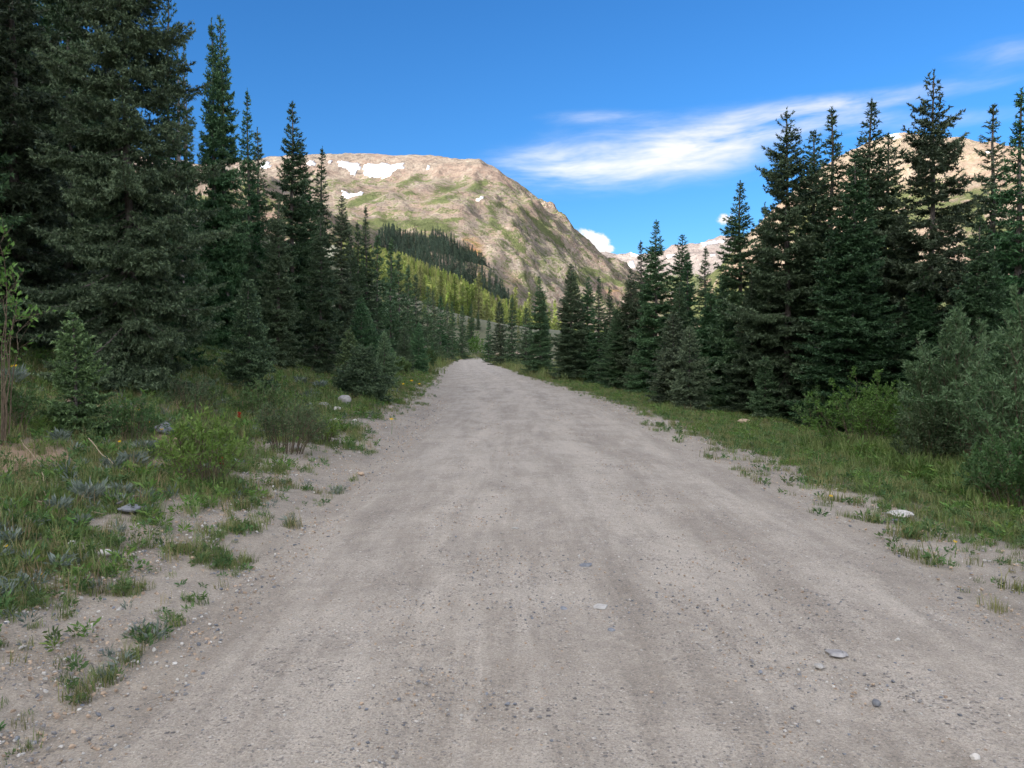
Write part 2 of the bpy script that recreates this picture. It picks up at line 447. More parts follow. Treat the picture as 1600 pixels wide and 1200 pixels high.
m_road, t, b = new_mat('road_gravel')
P = t.n('ShaderNodeNewGeometry').outputs['Position']
base, hgt = gravel(t, P, t.attr('lat'))
t.put(b.inputs['Base Color'], base)
bump(t, b, hgt, 0.8, 0.025)
b.inputs['Sheen Weight'].default_value = 0.14; b.inputs['Sheen Roughness'].default_value = 0.5

road = obj('road', mesh_from('road', np.stack([QX, QY, QZ], -1).reshape(-1, 3), grid_faces(len(ws), len(seg))[:, ::-1], True,
           {'lat': ('POINT', off)}), m_road)
tag(road, 'pale grey graded gravel road curving left into the valley', kind='structure')
# ------------------------------------------------------------------ mountains
def survey(pts, extra=()):
    return [at(*p) for p in pts] + [np.array(e, float) for e in extra]
MT = TPS(survey([
    # skyline of the flat-topped mountain and its long right-hand shoulder
    (250, 285, 2300), (330, 268, 2400), (410, 254, 2500), (480, 244, 2600), (560, 241, 2680), (640, 242, 2680), (700, 246, 2600), (745, 251, 2500), (790, 284, 2420),
    (830, 309, 2350), (880, 350, 2300), (920, 388, 2280), (960, 413, 2300), (990, 432, 2330), (1030, 462, 2300), (1080, 500, 2200),
    # the cirque wall below the top
    (430, 300, 2050), (520, 272, 2400), (600, 272, 2440), (680, 276, 2380), (560, 300, 2080), (640, 296, 2130), (700, 292, 2180), (740, 290, 2200), (600, 322, 1830), (540, 322, 1800), (480, 320, 1750),
    # the bench with meadow, and the rib coming down from the summit's right end
    (590, 348, 1560), (640, 342, 1600), (690, 338, 1620), (735, 325, 1720), (765, 318, 1800), (790, 315, 1950), (700, 356, 1500), (650, 360, 1470), (600, 364, 1430),
    # cliffs and scree under the rib
    (740, 365, 1480), (770, 400, 1420), (800, 440, 1380), (830, 475, 1340), (820, 380, 1620), (860, 420, 1600), (900, 455, 1560), (880, 390, 1900), (940, 435, 1900), (860, 480, 1350), (930, 490, 1500), (1000, 500, 1700), (860, 345, 2150), (820, 340, 1980),
    # the dark wooded face falling to the right
    (610, 374, 1300), (650, 385, 1270), (690, 392, 1270), (725, 410, 1240), (750, 425, 1215), (775, 450, 1180), (790, 470, 1150), (620, 405, 1130), (660, 415, 1120), (700, 432, 1090), (740, 455, 1060), (780, 480, 1030), (830, 505, 980),
    # added shoulder, hidden by the trees, to shade the wooded face
    (555, 352, 1330), (520, 335, 1260), (480, 312, 1190), (440, 290, 1130), (400, 275, 1090),
], [(-1500, 1400, 560), (-1700, 2600, 700), (-900, 3300, 640), (-300, 3300, 640), (200, 3100, 250), (700, 2900, 60), (900, 2200, -20), (600, 1700, -20), (300, 1250, -10), (60, 950, -10), (-1000, 1000, 300), (-600, 950, 200)]), 0.0006)
def mt_base(x, y):
    z = MT(x, y)
    return -12 + (z + 12) * sstep(885, 1040, y)
def mt_z(x, y):
    z = mt_base(x, y)
    px, py, f = to_px(np.stack([x, y, z], -1))
    low = sstep(-20, 120, z)
    rough = 0.5 + 0.8 * sstep(-0.2, 0.5, fbm(x / 420 + 2, y / 420, 2))
    crag = sstep(690, 800, px) * (1 - sstep(330, 300, py) * 0.4)
    r = ridged(x / 260, y / 330, 5, 0.52)
    top = sstep(2380, 2620, y)
    amp = (12 + 11 * crag) * (1 - 0.72 * top)
    gul = ridged(x / 110 + 7, y / 420, 4, 0.55)
    return z + low * (amp * r * rough + (8 + 7 * crag) * gul * (1 - 0.6 * top) + (2.5 + 3 * crag) * ridged(x / 45, y / 60, 3, 0.55) * (1 - 0.5 * top) + 2.0 * fbm(x / 24, y / 24, 3))
def sheet(zf, xs, ys):
    X, Y = np.meshgrid(xs, ys)
    Z = zf(X, Y)
    return X, Y, Z
mx = np.arange(-1300, 760, 7.5); my = np.concatenate([np.arange(900, 2000, 7.0), np.arange(2000, 3400, 10.0)])
MX, MY, MZ = sheet(mt_z, mx, my)
# what covers the rock: low green tundra and willow in patches seen on the benches
MPX, MPY, _ = to_px(np.stack([MX, MY, MZ], -1))
def patch(px, py, items):
    g = np.zeros(px.shape)
    for cx, cy, sx, sy, tilt, a in items:
        dx = px - cx; dy = py - cy - tilt * dx
        g = np.maximum(g, a * np.exp(-((dx / sx) ** 2 + (dy / sy) ** 2)))
    return g
tundra = patch(MPX, MPY, [(568, 312, 32, 9, -0.35, 1), (600, 350, 60, 14, 0.05, 0.85), (670, 352, 50, 12, 0.12, 1), (700, 345, 45, 5, -0.1, 0.7), (640, 283, 26, 7, -0.35, 0.75), (702, 295, 32, 7, -0.25, 0.8), (745, 292, 22, 9, -0.3, 0.85), (690, 312, 40, 7, -0.3, 0.7),
                           (555, 285, 16, 5, -0.3, 0.6), (770, 345, 16, 30, 1.2, 0.6), (800, 375, 34, 9, 1.0, 0.95), (825, 335, 30, 8, 0.9, 0.6), (855, 360, 28, 16, 0.9, 0.8), (780, 320, 14, 8, 0.4, 0.6), (925, 425, 24, 7, 0.3, 0.9), (840, 440, 12, 20, 0.2, 0.6), (960, 440, 26, 6, 0.4, 0.8), (905, 440, 20, 12, 0.4, 0.7), (640, 395, 60, 10, 0.3, 0.6), (700, 385, 60, 12, 0.55, 0.7)])
rust = patch(MPX, MPY, [(743, 388, 10, 16, 0.3, 1.0), (730, 375, 8, 7, 0, 0.6), (752, 425, 8, 20, 0.3, 0.5), (800, 440, 16, 12, 0, 0.3), (960, 455, 12, 6, 0, 0.5)])
tundra = np.maximum(tundra, 0.34 * sstep(262, 285, MPY) + 0.16 * fbm(MX / 140, MY / 140, 3) * sstep(262, 280, MPY))
cliff = patch(MPX, MPY, [(790, 410, 60, 50, 0.5, 1), (850, 430, 60, 50, 0.3, 1), (880, 375, 40, 30, 0.8, 0.8), (660, 290, 30, 8, -0.3, 0.6), (545, 300, 20, 6, 0, 0.7)])
def rock_material(name, base, pale, dark, red, scale=1.0):
    m, t, b = new_mat(name)
    P = t.n('ShaderNodeNewGeometry').outputs['Position']; N = t.n('ShaderNodeNewGeometry').outputs['Normal']
    a = t.noise(P, 0.006 * scale, 6, 0.6, 0.6); c = t.noise(P, 0.03 * scale, 7, 0.68, 0.4); f = t.noise(P, 0.16 * scale, 5, 0.7)
    str_ = t.noise(t.mapping(P, rot=(0.3, 0.2, 0.5), scl=(0.05 * scale, 0.012 * scale, 0.02 * scale)), 1.0, 6, 0.7)
    col = t.ramp(t.m('ADD', t.m('MULTIPLY', c, 0.65), t.m('MULTIPLY', f, 0.35)), [(0.36, dark), (0.49, base), (0.62, pale)])
    col = t.mix(t.step(a, 0.42, 0.62), col, t.mix(0.6, col, red))
    col = t.mix(t.m('MULTIPLY', t.step(str_, 0.50, 0.66), 0.6), col, pale)
    fall = t.noise(t.mapping(P, scl=(0.035 * scale, 0.035 * scale, 0.006 * scale)), 1.0, 6, 0.65, 0.5)
    col = t.mix(t.m('MULTIPLY', t.step(fall, 0.52, 0.64), 0.55), col, pale)
    col = t.mix(t.m('MULTIPLY', t.step(fall, 0.46, 0.36), 0.55), col, dark)
    crag = t.m('MULTIPLY', t.attr('cliff'), t.step(f, 0.40, 0.62))
    col = t.mix(t.m('MULTIPLY', crag, 0.65), col, t.ramp(f, [(0.35, (0.16, 0.14, 0.13)), (0.5, (0.33, 0.30, 0.27)), (0.68, (0.56, 0.50, 0.42))]))
    col = t.mix(t.m('MULTIPLY', t.attr('rust'), t.step(c, 0.35, 0.6)), col, (0.52, 0.25, 0.09))
    g = t.m('ADD', t.attr('tundra'), t.m('MULTIPLY', t.m('SUBTRACT', t.m('ADD', t.m('ADD', c, f), fall), 1.5), 1.5))
    spk = t.m('MULTIPLY', t.step(t.noise(P, 0.06 * scale, 4, 0.75), 0.53, 0.60), t.attr('sparse'))
    green = t.ramp(f, [(0.3, (0.050, 0.075, 0.026)), (0.6, (0.125, 0.150, 0.055)), (0.8, (0.24, 0.24, 0.105))])
    col = t.mix(t.m('MAXIMUM', t.m('MULTIPLY', t.step(g, 0.27, 0.60), 0.92), t.m('MULTIPLY', spk, 0.85)), col, green)
    t.put(b.inputs['Base Color'], col)
    bump(t, b, t.m('ADD', t.m('MULTIPLY', c, 1.0), t.m('MULTIPLY', f, 0.5)), 1.0, 14.0 / scale)
    b.inputs['Roughness'].default_value = 1.0
    b.inputs['Specular IOR Level'].default_value = 0.1
    return m
m_rock = rock_material('mountain_rock', (0.275, 0.224, 0.180), (0.41, 0.352, 0.292), (0.125, 0.106, 0.094), (0.32, 0.218, 0.172))
sparse = sstep(690, 760, MPX) * sstep(300, 345, MPY)
mountain = obj('mountain', mesh_from('mountain', np.stack([MX, MY, MZ], -1).reshape(-1, 3), grid_faces(len(mx), len(my)), True,
               {'tundra': ('POINT', tundra), 'rust': ('POINT', rust), 'cliff': ('POINT', cliff), 'sparse': ('POINT', sparse)}), m_rock)
tag(mountain, 'flat-topped tan mountain with green benches above the valley', kind='structure')

# distant range straight ahead and the tan mountain to the right
FAR = TPS(survey([(860, 425, 5600), (900, 412, 5600), (940, 399, 5600), (962, 393, 5500), (985, 391, 5400), (1000, 389, 5400), (1030, 396, 5300), (1065, 388, 5200), (1100, 380, 5000), (1135, 376, 4900), (1180, 372, 4800), (1240, 370, 4800), (1350, 360, 4800),
                  (900, 450, 4500), (960, 430, 4600), (1040, 425, 4300), (1120, 415, 4100), (1200, 410, 4000), (1000, 470, 3600), (1150, 470, 3400)],
                 [(0, 6500, 300), (800, 6400, 350), (1800, 6200, 400), (2400, 4800, 500), (200, 3200, -20), (800, 2900, -20), (1800, 3000, 60)]), 0.0004)
def far_z(x, y):
    h = FAR(x, y)
    return h + sstep(0, 200, h) * (46 * ridged(x / 520, y / 620, 5, 0.55) + 16 * ridged(x / 130, y / 150, 4, 0.5) * sstep(420, 250, x))
fx = np.arange(-100, 2500, 22.0); fy = np.arange(3000, 6400, 22.0)
FX, FY, FZ = sheet(far_z, fx, fy)
zero = np.zeros(FX.shape)
m_far = rock_material('far_rock', (0.29, 0.245, 0.23), (0.40, 0.355, 0.335), (0.17, 0.15, 0.15), (0.28, 0.22, 0.20), 0.5)
FPX, FPY, _ = to_px(np.stack([FX, FY, FZ], -1))
far_m = obj('distant_range', mesh_from('distant_range', np.stack([FX, FY, FZ], -1).reshape(-1, 3), grid_faces(len(fx), len(fy)), True,
            {'tundra': ('POINT', 0.6 * sstep(410, 440, FPY)), 'rust': ('POINT', zero), 'cliff': ('POINT', zero + 0.5), 'sparse': ('POINT', zero)}), m_far)
tag(far_m, 'distant snow-streaked mountain range at the head of the valley', kind='structure')

_rs = [(1180, 355, 2200), (1290, 262, 2100), (1370, 217, 2000), (1440, 219, 1900), (1527, 234, 1800), (1580, 219, 1750), (1720, 200, 1600)]
RT = TPS(survey([(p, q + 55, d + 420) for p, q, d in _rs] + [(1130, 400, 2300), (1180, 355, 2200), (1240, 300, 2150), (1290, 262, 2100), (1325, 240, 2050), (1370, 217, 2000), (1405, 212, 1950), (1440, 219, 1900), (1490, 228, 1850), (1527, 234, 1800), (1547, 233, 1780), (1580, 219, 1750), (1620, 212, 1700), (1720, 200, 1600),
                 (1200, 430, 1700), (1300, 360, 1500), (1400, 330, 1350), (1500, 330, 1250), (1600, 330, 1150), (1250, 480, 1100), (1350, 450, 950), (1450, 430, 850), (1600, 430, 750), (1750, 420, 700)],
                [(160, 900, -15), (260, 600, -10), (330, 450, -5), (650, 1900, -5), (400, 1400, -15), (900, 3300, 60), (1300, 400, 330)]), 0.0006)
def right_z(x, y):
    h = RT(x, y)
    return h * 0.935 - 8 + sstep(0, 150, h) * (11 * ridged(x / 300 + 4, y / 260, 5, 0.5) + 3 * fbm(x / 30, y / 30, 3))
rx = np.arange(150, 1700, 10.0); ry = np.arange(420, 2600, 10.0)
RX2, RY2, RZ2 = sheet(right_z, rx, ry)
RPX, RPY, _ = to_px(np.stack([RX2, RY2, RZ2], -1))
m_rock2 = rock_material('right_rock', (0.34, 0.265, 0.20), (0.46, 0.375, 0.29), (0.22, 0.175, 0.14), (0.37, 0.25, 0.185))
right_m = obj('tan_mountainside', mesh_from('tan_mountainside', np.stack([RX2, RY2, RZ2], -1).reshape(-1, 3), grid_faces(len(rx), len(ry)), True,
              {'tundra': ('POINT', 0.75 * sstep(250, 330, RPY) * sstep(-0.3, 0.3, fbm(RX2 / 160, RY2 / 160, 3)) + 0.5 * sstep(400, 460, RPY)), 'rust': ('POINT', 0 * RX2), 'cliff': ('POINT', 0 * RX2), 'sparse': ('POINT', 0 * RX2 + 0.4)}), m_rock2)
tag(right_m, 'bare tan mountainside rising behind the right-hand trees', kind='structure')

# snowfields lying on the rock: each its own sheet cut from the slope it covers
m_snow, t, b = new_mat('snow')
P = t.n('ShaderNodeNewGeometry').outputs['Position']
t.put(b.inputs['Base Color'], t.ramp(t.noise(P, 0.05, 4, 0.6), [(0.3, (0.60, 0.62, 0.66)), (0.7, (0.74, 0.75, 0.77))]))
b.inputs['Roughness'].default_value = 0.7
def biggest(F):
    """keep the largest connected set of quads"""
    lab = {}; parent = {}
    def find(a):
        while parent.setdefault(a, a) != a:
            parent[a] = parent[parent[a]]; a = parent[a]
        return a
    for f in F:
        r0 = find(int(f[0]))
        for v in f[1:]: parent[find(int(v))] = r0
    roots = np.array([find(int(f[0])) for f in F])
    u, c = np.unique(roots, return_counts=True)
    return F[roots == u[c.argmax()]]
def seen(zf, x, y, z):
    """True where nothing of the same mountain stands before the point"""
    f = np.linspace(0.25, 0.985, 90)[None, :]
    X = x[:, None] * f; Y = y[:, None] * f; Z = EYE + (z[:, None] + 3 - EYE) * f
    return np.all(zf(X, Y) < Z, axis=1)
def snow(poly, label, X, Y, Z, PXs, PYs, wob=2.0, lift=1.2):
    X2, Y2 = X, Y
    jx = PXs + wob * fbm(X / 40, Y / 40, 3); jy = PYs + 0.7 * wob * fbm(X / 40 + 50, Y / 40, 3)
    vin = inside(jx, jy, poly)
    ii = np.where(vin.ravel())[0]
    if len(ii):
        zf = mt_z if X is MX else far_z if X is FX else right_z
        lo = Y.min()
        ok = seen(lambda a, c: np.where(c > lo, zf(a, np.maximum(c, lo)), -50), X.ravel()[ii], Y.ravel()[ii], Z.ravel()[ii])
        vin = vin.ravel().copy(); vin[ii[~ok]] = False; vin = vin.reshape(X.shape)
    F = grid_faces(X.shape[1], X.shape[0])
    keep = vin.ravel()[F].sum(1) >= 3
    F = F[keep]
    print('snow', label[:30], len(F))
    if len(F) == 0: return None
    F = biggest(F)
    used, inv = np.unique(F, return_inverse=True)
    V = np.stack([X, Y, Z + lift], -1).reshape(-1, 3)[used]
    F = inv.reshape(F.shape)
    n = len(V)
    # skirt down to the rock so that the sheet has an edge
    e = np.concatenate([F[:, [0, 1]], F[:, [1, 2]], F[:, [2, 3]], F[:, [3, 0]]])
    key = np.sort(e, 1); _, idx, cnt = np.unique(key, axis=0, return_index=True, return_counts=True)
    be = e[idx[cnt == 1]]
    V2 = V.copy(); V2[:, 2] -= lift + 0.6
    F = np.concatenate([F, np.stack([be[:, 1], be[:, 0], be[:, 0] + n, be[:, 1] + n], 1)])
    o = obj('snow_patch', mesh_from('snow_patch', np.concatenate([V, V2]), F, True), m_snow)
    return tag(o, label, 'snow patch', 'snow patches on the mountains')
A = (MX, MY, MZ, MPX, MPY)
snow([(566, 262), (572, 256), (600, 255), (612, 258), (632, 254), (633, 262), (618, 266), (612, 274), (600, 279), (580, 277), (568, 272)], 'largest white snow patch below the flat summit', *A)
snow([(526, 252), (545, 252), (562, 257), (565, 263), (558, 270), (548, 272), (545, 266), (530, 260)], 'long snow patch just left of the largest one', *A)
snow([(534, 298), (540, 300), (548, 305), (570, 298), (573, 302), (556, 310), (545, 313), (535, 306)], 'curved snow patch low above the green slope', *A, wob=1.0)
snow([(664, 259), (673, 259), (672, 264), (666, 265)], 'small snow patch right of the largest one', *A, wob=0.8)
snow([(513, 250), (519, 251), (519, 258), (513, 257)], 'tiny snow patch at the left beside the conifer tip', *A, wob=0.6)
snow([(404, 254), (420, 252), (424, 262), (408, 266)], 'snow patch at the far left between two spruce tops', *A, wob=1.5)
snow([(478, 252), (490, 250), (494, 258), (482, 261)], 'snow patch seen between the two leaning left spires', *A, wob=1.2)
snow([(733, 318), (752, 308), (768, 297), (770, 299), (752, 313), (736, 320)], 'thin diagonal snow streak on the right rib', *A, wob=0.5)
B_ = (FX, FY, FZ, FPX, FPY)
snow([(962, 416), (985, 412), (990, 404), (996, 408), (990, 420), (970, 422)], 'snow tongue low on the distant range', *B_, wob=1.5, lift=4)
snow([(980, 396), (1000, 391), (1004, 398), (985, 402)], 'snow patch near the crest of the distant range', *B_, wob=1.5, lift=4)
snow([(1040, 398), (1056, 394), (1060, 402), (1044, 406)], 'snow patch on the distant range beside the tall spire', *B_, wob=1.5, lift=4)
snow([(1104, 400), (1116, 396), (1118, 406), (1108, 410)], 'snow patch on the right end of the distant range', *B_, wob=1.5, lift=4)
snow([(1084, 386), (1100, 379), (1134, 375), (1134, 378), (1104, 384)], 'snow cornice along the crest of the distant range', *B_, wob=1.0, lift=5)
C_ = (RX2, RY2, RZ2, RPX, RPY)
snow([(1386, 215), (1396, 209), (1412, 209), (1410, 214), (1396, 217)], 'thin snow cap on the summit behind the broad spruce', *C_, wob=0.8)
snow([(1534, 238), (1548, 232), (1552, 236), (1540, 241)], 'small snow patch in the notch of the right skyline', *C_, wob=0.6)
# ------------------------------------------------------------------ conifers
def needle_material(name, dark, mid, tip, transl=0.12):
    m, t, b = new_mat(name)
    r = t.n('ShaderNodeObjectInfo').outputs['Random']
    tint = t.attr('tint')
    col = t.ramp(tint, [(0.0, dark), (0.55, mid), (1.0, tip)])
    hs = t.n('ShaderNodeHueSaturation')
    t.put(hs.inputs['Hue'], t.m('ADD', 0.455, t.m('MULTIPLY', r, 0.06)))
    t.put(hs.inputs['Saturation'], t.m('ADD', 0.85, t.m('MULTIPLY', r, 0.3)))
    t.put(hs.inputs['Value'], t.m('ADD', 0.72, t.m('MULTIPLY', t.m('FRACT', t.m('MULTIPLY', r, 7.3)), 0.65)))
    t.put(hs.inputs['Color'], col)
    t.put(b.inputs['Base Color'], hs.outputs[0])
    b.inputs['Roughness'].default_value = 0.55
    b.inputs['Specular IOR Level'].default_value = 0.35
    if transl:
        tr = t.n('ShaderNodeBsdfTranslucent'); t.put(tr.inputs[0], hs.outputs[0])
        mx_ = t.n('ShaderNodeMixShader'); mx_.inputs[0].default_value = transl
        out = [n for n in m.node_tree.nodes if n.type == 'OUTPUT_MATERIAL'][0]
        t.t.links.new(b.outputs[0], mx_.inputs[1]); t.t.links.new(tr.outputs[0], mx_.inputs[2]); t.t.links.new(mx_.outputs[0], out.inputs[0])
    return m
m_spruce = needle_material('spruce_needles', (0.032, 0.070, 0.030), (0.058, 0.116, 0.050), (0.120, 0.210, 0.098))
m_fir = needle_material('fir_needles', (0.050, 0.105, 0.036), (0.090, 0.180, 0.062), (0.16, 0.29, 0.10))
m_sapling = needle_material('sapling_needles', (0.050, 0.098, 0.046), (0.092, 0.165, 0.078), (0.17, 0.28, 0.135))
m_hill = needle_material('hillside_needles', (0.090, 0.125, 0.034), (0.175, 0.225, 0.060), (0.28, 0.32, 0.10))  # yellow-green, with part of the slope's sunlight put into the needle colour
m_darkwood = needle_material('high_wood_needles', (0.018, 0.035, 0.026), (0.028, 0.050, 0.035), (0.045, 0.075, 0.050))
m_bark, t, b = new_mat('bark')
P = t.n('ShaderNodeTexCoord').outputs['Object']
nb = t.noise(t.mapping(P, scl=(14, 14, 3)), 1.0, 5, 0.7, 0.5)
t.put(b.inputs['Base Color'], t.ramp(nb, [(0.3, (0.075, 0.062, 0.055)), (0.55, (0.16, 0.135, 0.12)), (0.75, (0.27, 0.24, 0.215))]))
bump(t, b, nb, 0.9, 0.03)
m_dead, t, b = new_mat('dead_wood')
P = t.n('ShaderNodeTexCoord').outputs['Object']
t.put(b.inputs['Base Color'], t.ramp(t.noise(P, 8, 4, 0.6), [(0.3, (0.13, 0.11, 0.10)), (0.7, (0.30, 0.265, 0.24))]))

def unit(v):
    return v / (np.linalg.norm(v, axis=-1, keepdims=True) + 1e-9)
class Soup:
    """collects loose triangles with a tint for each"""
    def __init__(self): self.V = []; self.T = []
    def tris(self, P, tint):                       # P (n,3,3)
        self.V.append(P.reshape(-1, 3)); self.T.append(np.repeat(tint, 3))
    def mesh(self, name):
        V = np.concatenate(self.V); n = len(V) // 3
        return mesh_from(name, V, np.arange(3 * n).reshape(-1, 3), False, {'tint': ('POINT', np.concatenate(self.T))})
def needles(r, S, pts, dirs, ln, wd, tint, spread=0.85, updir=0.15):
    n = len(pts)
    side_ = unit(r.normal(size=(n, 3)))
    side_ = unit(side_ - (side_ * dirs).sum(1, keepdims=True) * dirs)
    d = unit(dirs * (1.0 - 0.45 * spread) + side_ * spread + np.array([0, 0, updir]))
    w = unit(np.cross(d, r.normal(size=(n, 3))))
    L = ln * r.uniform(0.7, 1.3, (n, 1)); Wd = wd * r.uniform(0.75, 1.25, (n, 1)) * 0.5
    base = pts - d * L * 0.15
    S.tris(np.stack([base - w * Wd, base + w * Wd, base + d * L], 1), np.clip(tint + r.normal(0, 0.10, n), 0, 1))
def tube(path, rad, seg=8):
    """tapered tube along a path"""
    path = np.asarray(path, float); n = len(path)
    d = unit(np.gradient(path, axis=0))
    ref = np.array([1.0, 0, 0]) if abs(d[0, 0]) < 0.9 else np.array([0, 1.0, 0])
    a = unit(np.cross(d, ref)); c = np.cross(d, a)
    th = np.linspace(0, 2 * np.pi, seg, endpoint=False)
    V = path[:, None, :] + np.asarray(rad)[:, None, None] * (np.cos(th)[None, :, None] * a[:, None, :] + np.sin(th)[None, :, None] * c[:, None, :])
    V = V.reshape(-1, 3)
    F = []
    for i in range(n - 1):
        for k in range(seg):
            F.append((i * seg + k, i * seg + (k + 1) % seg, (i + 1) * seg + (k + 1) % seg, (i + 1) * seg + k))
    return V, np.array(F)
def join(parts):
    V = []; F = []; o = 0
    for v, f in parts:
        V.append(v); F.append(f + o); o += len(v)
    return np.concatenate(V), np.concatenate(F)
LODS = {0: dict(ln=0.068, wd=0.028, sp=0.028, bsp=0.085, per=2), 1: dict(ln=0.100, wd=0.040, sp=0.042, bsp=0.115, per=2),
        2: dict(ln=0.22, wd=0.085, sp=0.085, bsp=0.19, per=2), 3: dict(ln=0.62, wd=0.22, sp=0.28, bsp=0, per=2)}
def conifer(seed, H, R, lod, power=0.85, base=0.06, whorl=0.30, per=5, gap=0.12, lump=0.25, droop=0.25, flat=1.0, lean=0.0, top_power=None, long_=0.06):
    """crown and trunk meshes of one conifer: whorls of drooping boughs, each with side twigs set with needles"""
    r = np.random.default_rng(seed); q = LODS[lod]; S = Soup()
    limbs = []
    def bend(z): return np.array([lean * (z / H) ** 2 * H + 0.02 * math.sin(z * 1.3 + seed), 0.02 * math.sin(z * 1.7 + 2 * seed), z])
    z = base * H
    if lod == 3: whorl = max(whorl, H * 0.045)
    while z < H * 0.985:
        t = z / H
        prof = (1 - t) ** power
        prof *= 0.72 + 0.28 * min(1, (t - base * 0.5) / 0.10)                 # lowest boughs a little shorter
        k = per if t < 0.9 else 4
        a0 = r.uniform(0, 6.28)
        for i in range(k):
            a = a0 + 6.283 * i / k + r.normal(0, 0.25)
            n = float(perlin(np.array([a * 0.75 + seed * 3.7]), np.array([t * 7 + seed]))[0])
            if n < -0.62 + gap and t < 0.9: continue
            if r.random() < gap * 0.5: continue
            L = R * prof * (1 + lump * n * 1.6) * r.uniform(0.72, 1.14) + 0.05
            if r.random() < long_: L *= r.uniform(1.15, 1.4)
            zz = z + r.uniform(-0.5, 0.5) * whorl
            elev = (-0.38 * droop / 0.25 + 0.95 * t ** 1.4 + r.normal(0, 0.09))
            dirh = np.array([math.cos(a), math.sin(a), 0.0]); up = np.array([0, 0, 1.0])
            ns = max(4, int(L / 0.09)) if lod < 3 else 4
            s = np.linspace(0, 1, ns)
            pos = bend(zz)[None, :] + dirh[None] * (L * s * math.cos(elev))[:, None] + up[None] * (L * (s * math.sin(elev) - droop * 0.9 * s * (1 - s) + (0.10 + 0.05 * r.random()) * s ** 3))[:, None]
            tang = unit(np.gradient(pos, axis=0))
            tint0 = np.clip(0.42 + r.normal(0, 0.15), 0, 1)
            if lod <= 1 and L > 0.35: limbs.append(tube(pos, np.linspace(0.006 + 0.010 * L, 0.003, ns), 3))
            def run(P0, D, Ln, tint, start=0.0):
                """set needles along straight twigs: P0 (n,3) D (n,3) Ln (n)"""
                cnt = np.maximum(1, (Ln / q['sp']).astype(int)) * q['per']
                idx = np.repeat(np.arange(len(P0)), cnt)
                f = r.random(len(idx)) ** 0.9
                curve = np.stack([np.zeros(len(idx)), np.zeros(len(idx)), 0.10 * Ln[idx] * (f ** 2)], 1)
                pts = P0[idx] + D[idx] * (Ln[idx] * f)[:, None] + curve
                tn = tint[idx] - 0.10 + 0.42 * (f > 0.72)
                needles(r, S, pts, D[idx], q['ln'], q['wd'], tn)
            if lod == 3:
                cnt = max(2, int(L / q['sp'])) * q['per']
                f = r.random(cnt)
                pts = pos[0] + (pos[-1] - pos[0]) * f[:, None]; pts[:, 2] += np.interp(f, s, pos[:, 2]) - (pos[0, 2] + (pos[-1, 2] - pos[0, 2]) * f)
                pts += r.normal(0, 0.13, (cnt, 3)) * np.array([1, 1, 0.5])
                needles(r, S, pts, np.repeat(unit(pos[-1:] - pos[:1]), cnt, 0), q['ln'], q['wd'], np.full(cnt, tint0), 0.7, -0.05)
                continue
            # main axis
            run(pos[1:-1:1], tang[1:-1:1], np.full(ns - 2, L / max(ns - 1, 1)), np.full(ns - 2, tint0))
            run(pos[-2:-1], tang[-2:-1], np.array([L / (ns - 1) + 0.05]), np.array([tint0 + 0.2]))
            # side twigs, alternating
            nb_ = max(2, int(L / q['bsp'])) * 2
            sb = np.linspace(0.10, 0.97, nb_) + r.uniform(-0.02, 0.02, nb_); sb = np.clip(sb, 0.05, 0.99)
            sg = np.where(np.arange(nb_) % 2 == 0, 1.0, -1.0)
            P0 = np.stack([np.interp(sb, s, pos[:, k2]) for k2 in range(3)], 1)
            D0 = unit(np.stack([np.interp(sb, s, tang[:, k2]) for k2 in range(3)], 1))
            lat = unit(np.cross(D0, up[None]))
            ang = r.uniform(0.75, 1.1, nb_)
            D1 = unit(D0 * np.cos(ang)[:, None] + lat * (sg * np.sin(ang))[:, None] + up[None] * r.uniform(-0.60, 0.15, nb_)[:, None] * flat)
            lb = np.minimum(0.60, L * 0.50) * (1 - sb) ** 0.65 * np.minimum(1, 0.35 + sb * 2.2) * r.uniform(0.6, 1.15, nb_) + 0.06
            run(P0, D1, lb, tint0 + r.normal(0, 0.08, nb_))
            if lod <= 1:                                                        # second order twigs on the longer ones
                big = np.where(lb > 0.20)[0]
                if len(big):
                    rep = np.repeat(big, 4); ff = np.tile([0.25, 0.45, 0.62, 0.8], len(big)) + r.uniform(-0.05, 0.05, len(rep))
                    sg2 = np.tile([1.0, -1.0, 1.0, -1.0], len(big)); lat2 = unit(np.cross(D1[rep], up[None]))
                    D2 = unit(D1[rep] * 0.65 + lat2 * sg2[:, None] * 0.75 + up[None] * r.uniform(-0.3, 0.15, len(rep))[:, None])
                    run(P0[rep] + D1[rep] * (lb[rep] * ff)[:, None], D2, lb[rep] * 0.38 * (1.1 - ff) + 0.05, tint0 + r.normal(0, 0.08, len(rep)))
        z += whorl * (1.0 if t < 0.75 else 0.75) * r.uniform(0.8, 1.2)
    # leader
    n_l = 6
    lp = np.stack([bend(H * (0.95 + 0.05 * k / 5)) for k in range(n_l)])
    cnt = 30 if lod < 2 else 10
    f = r.random(cnt)
    pts = lp[0] + (lp[-1] - lp[0]) * f[:, None]
    needles(r, S, pts, np.repeat(np.array([[0, 0, 1.0]]), cnt, 0), q['ln'] * (0.9 if lod < 3 else 0.5), q['wd'] * (1 if lod < 3 else 0.6), np.full(cnt, 0.6), 0.7)
    crown = S.mesh('crown')
    zz = np.concatenate([[-0.35], np.linspace(0, 1, 10 if lod < 3 else 4) * H * 0.985])
    rad = 0.011 * H * (1 - np.clip(zz, 0, H) / H) ** 0.9 + 0.012
    rad[0:2] *= 1.25
    tv, tf = tube(np.stack([bend(v) if v > 0 else np.array([0, 0, v]) for v in zz]), rad, 10 if lod < 2 else 5)
    if limbs: tv, tf = join([(tv, tf)] + limbs)
    trunk = mesh_from('trunk', tv, tf, True)
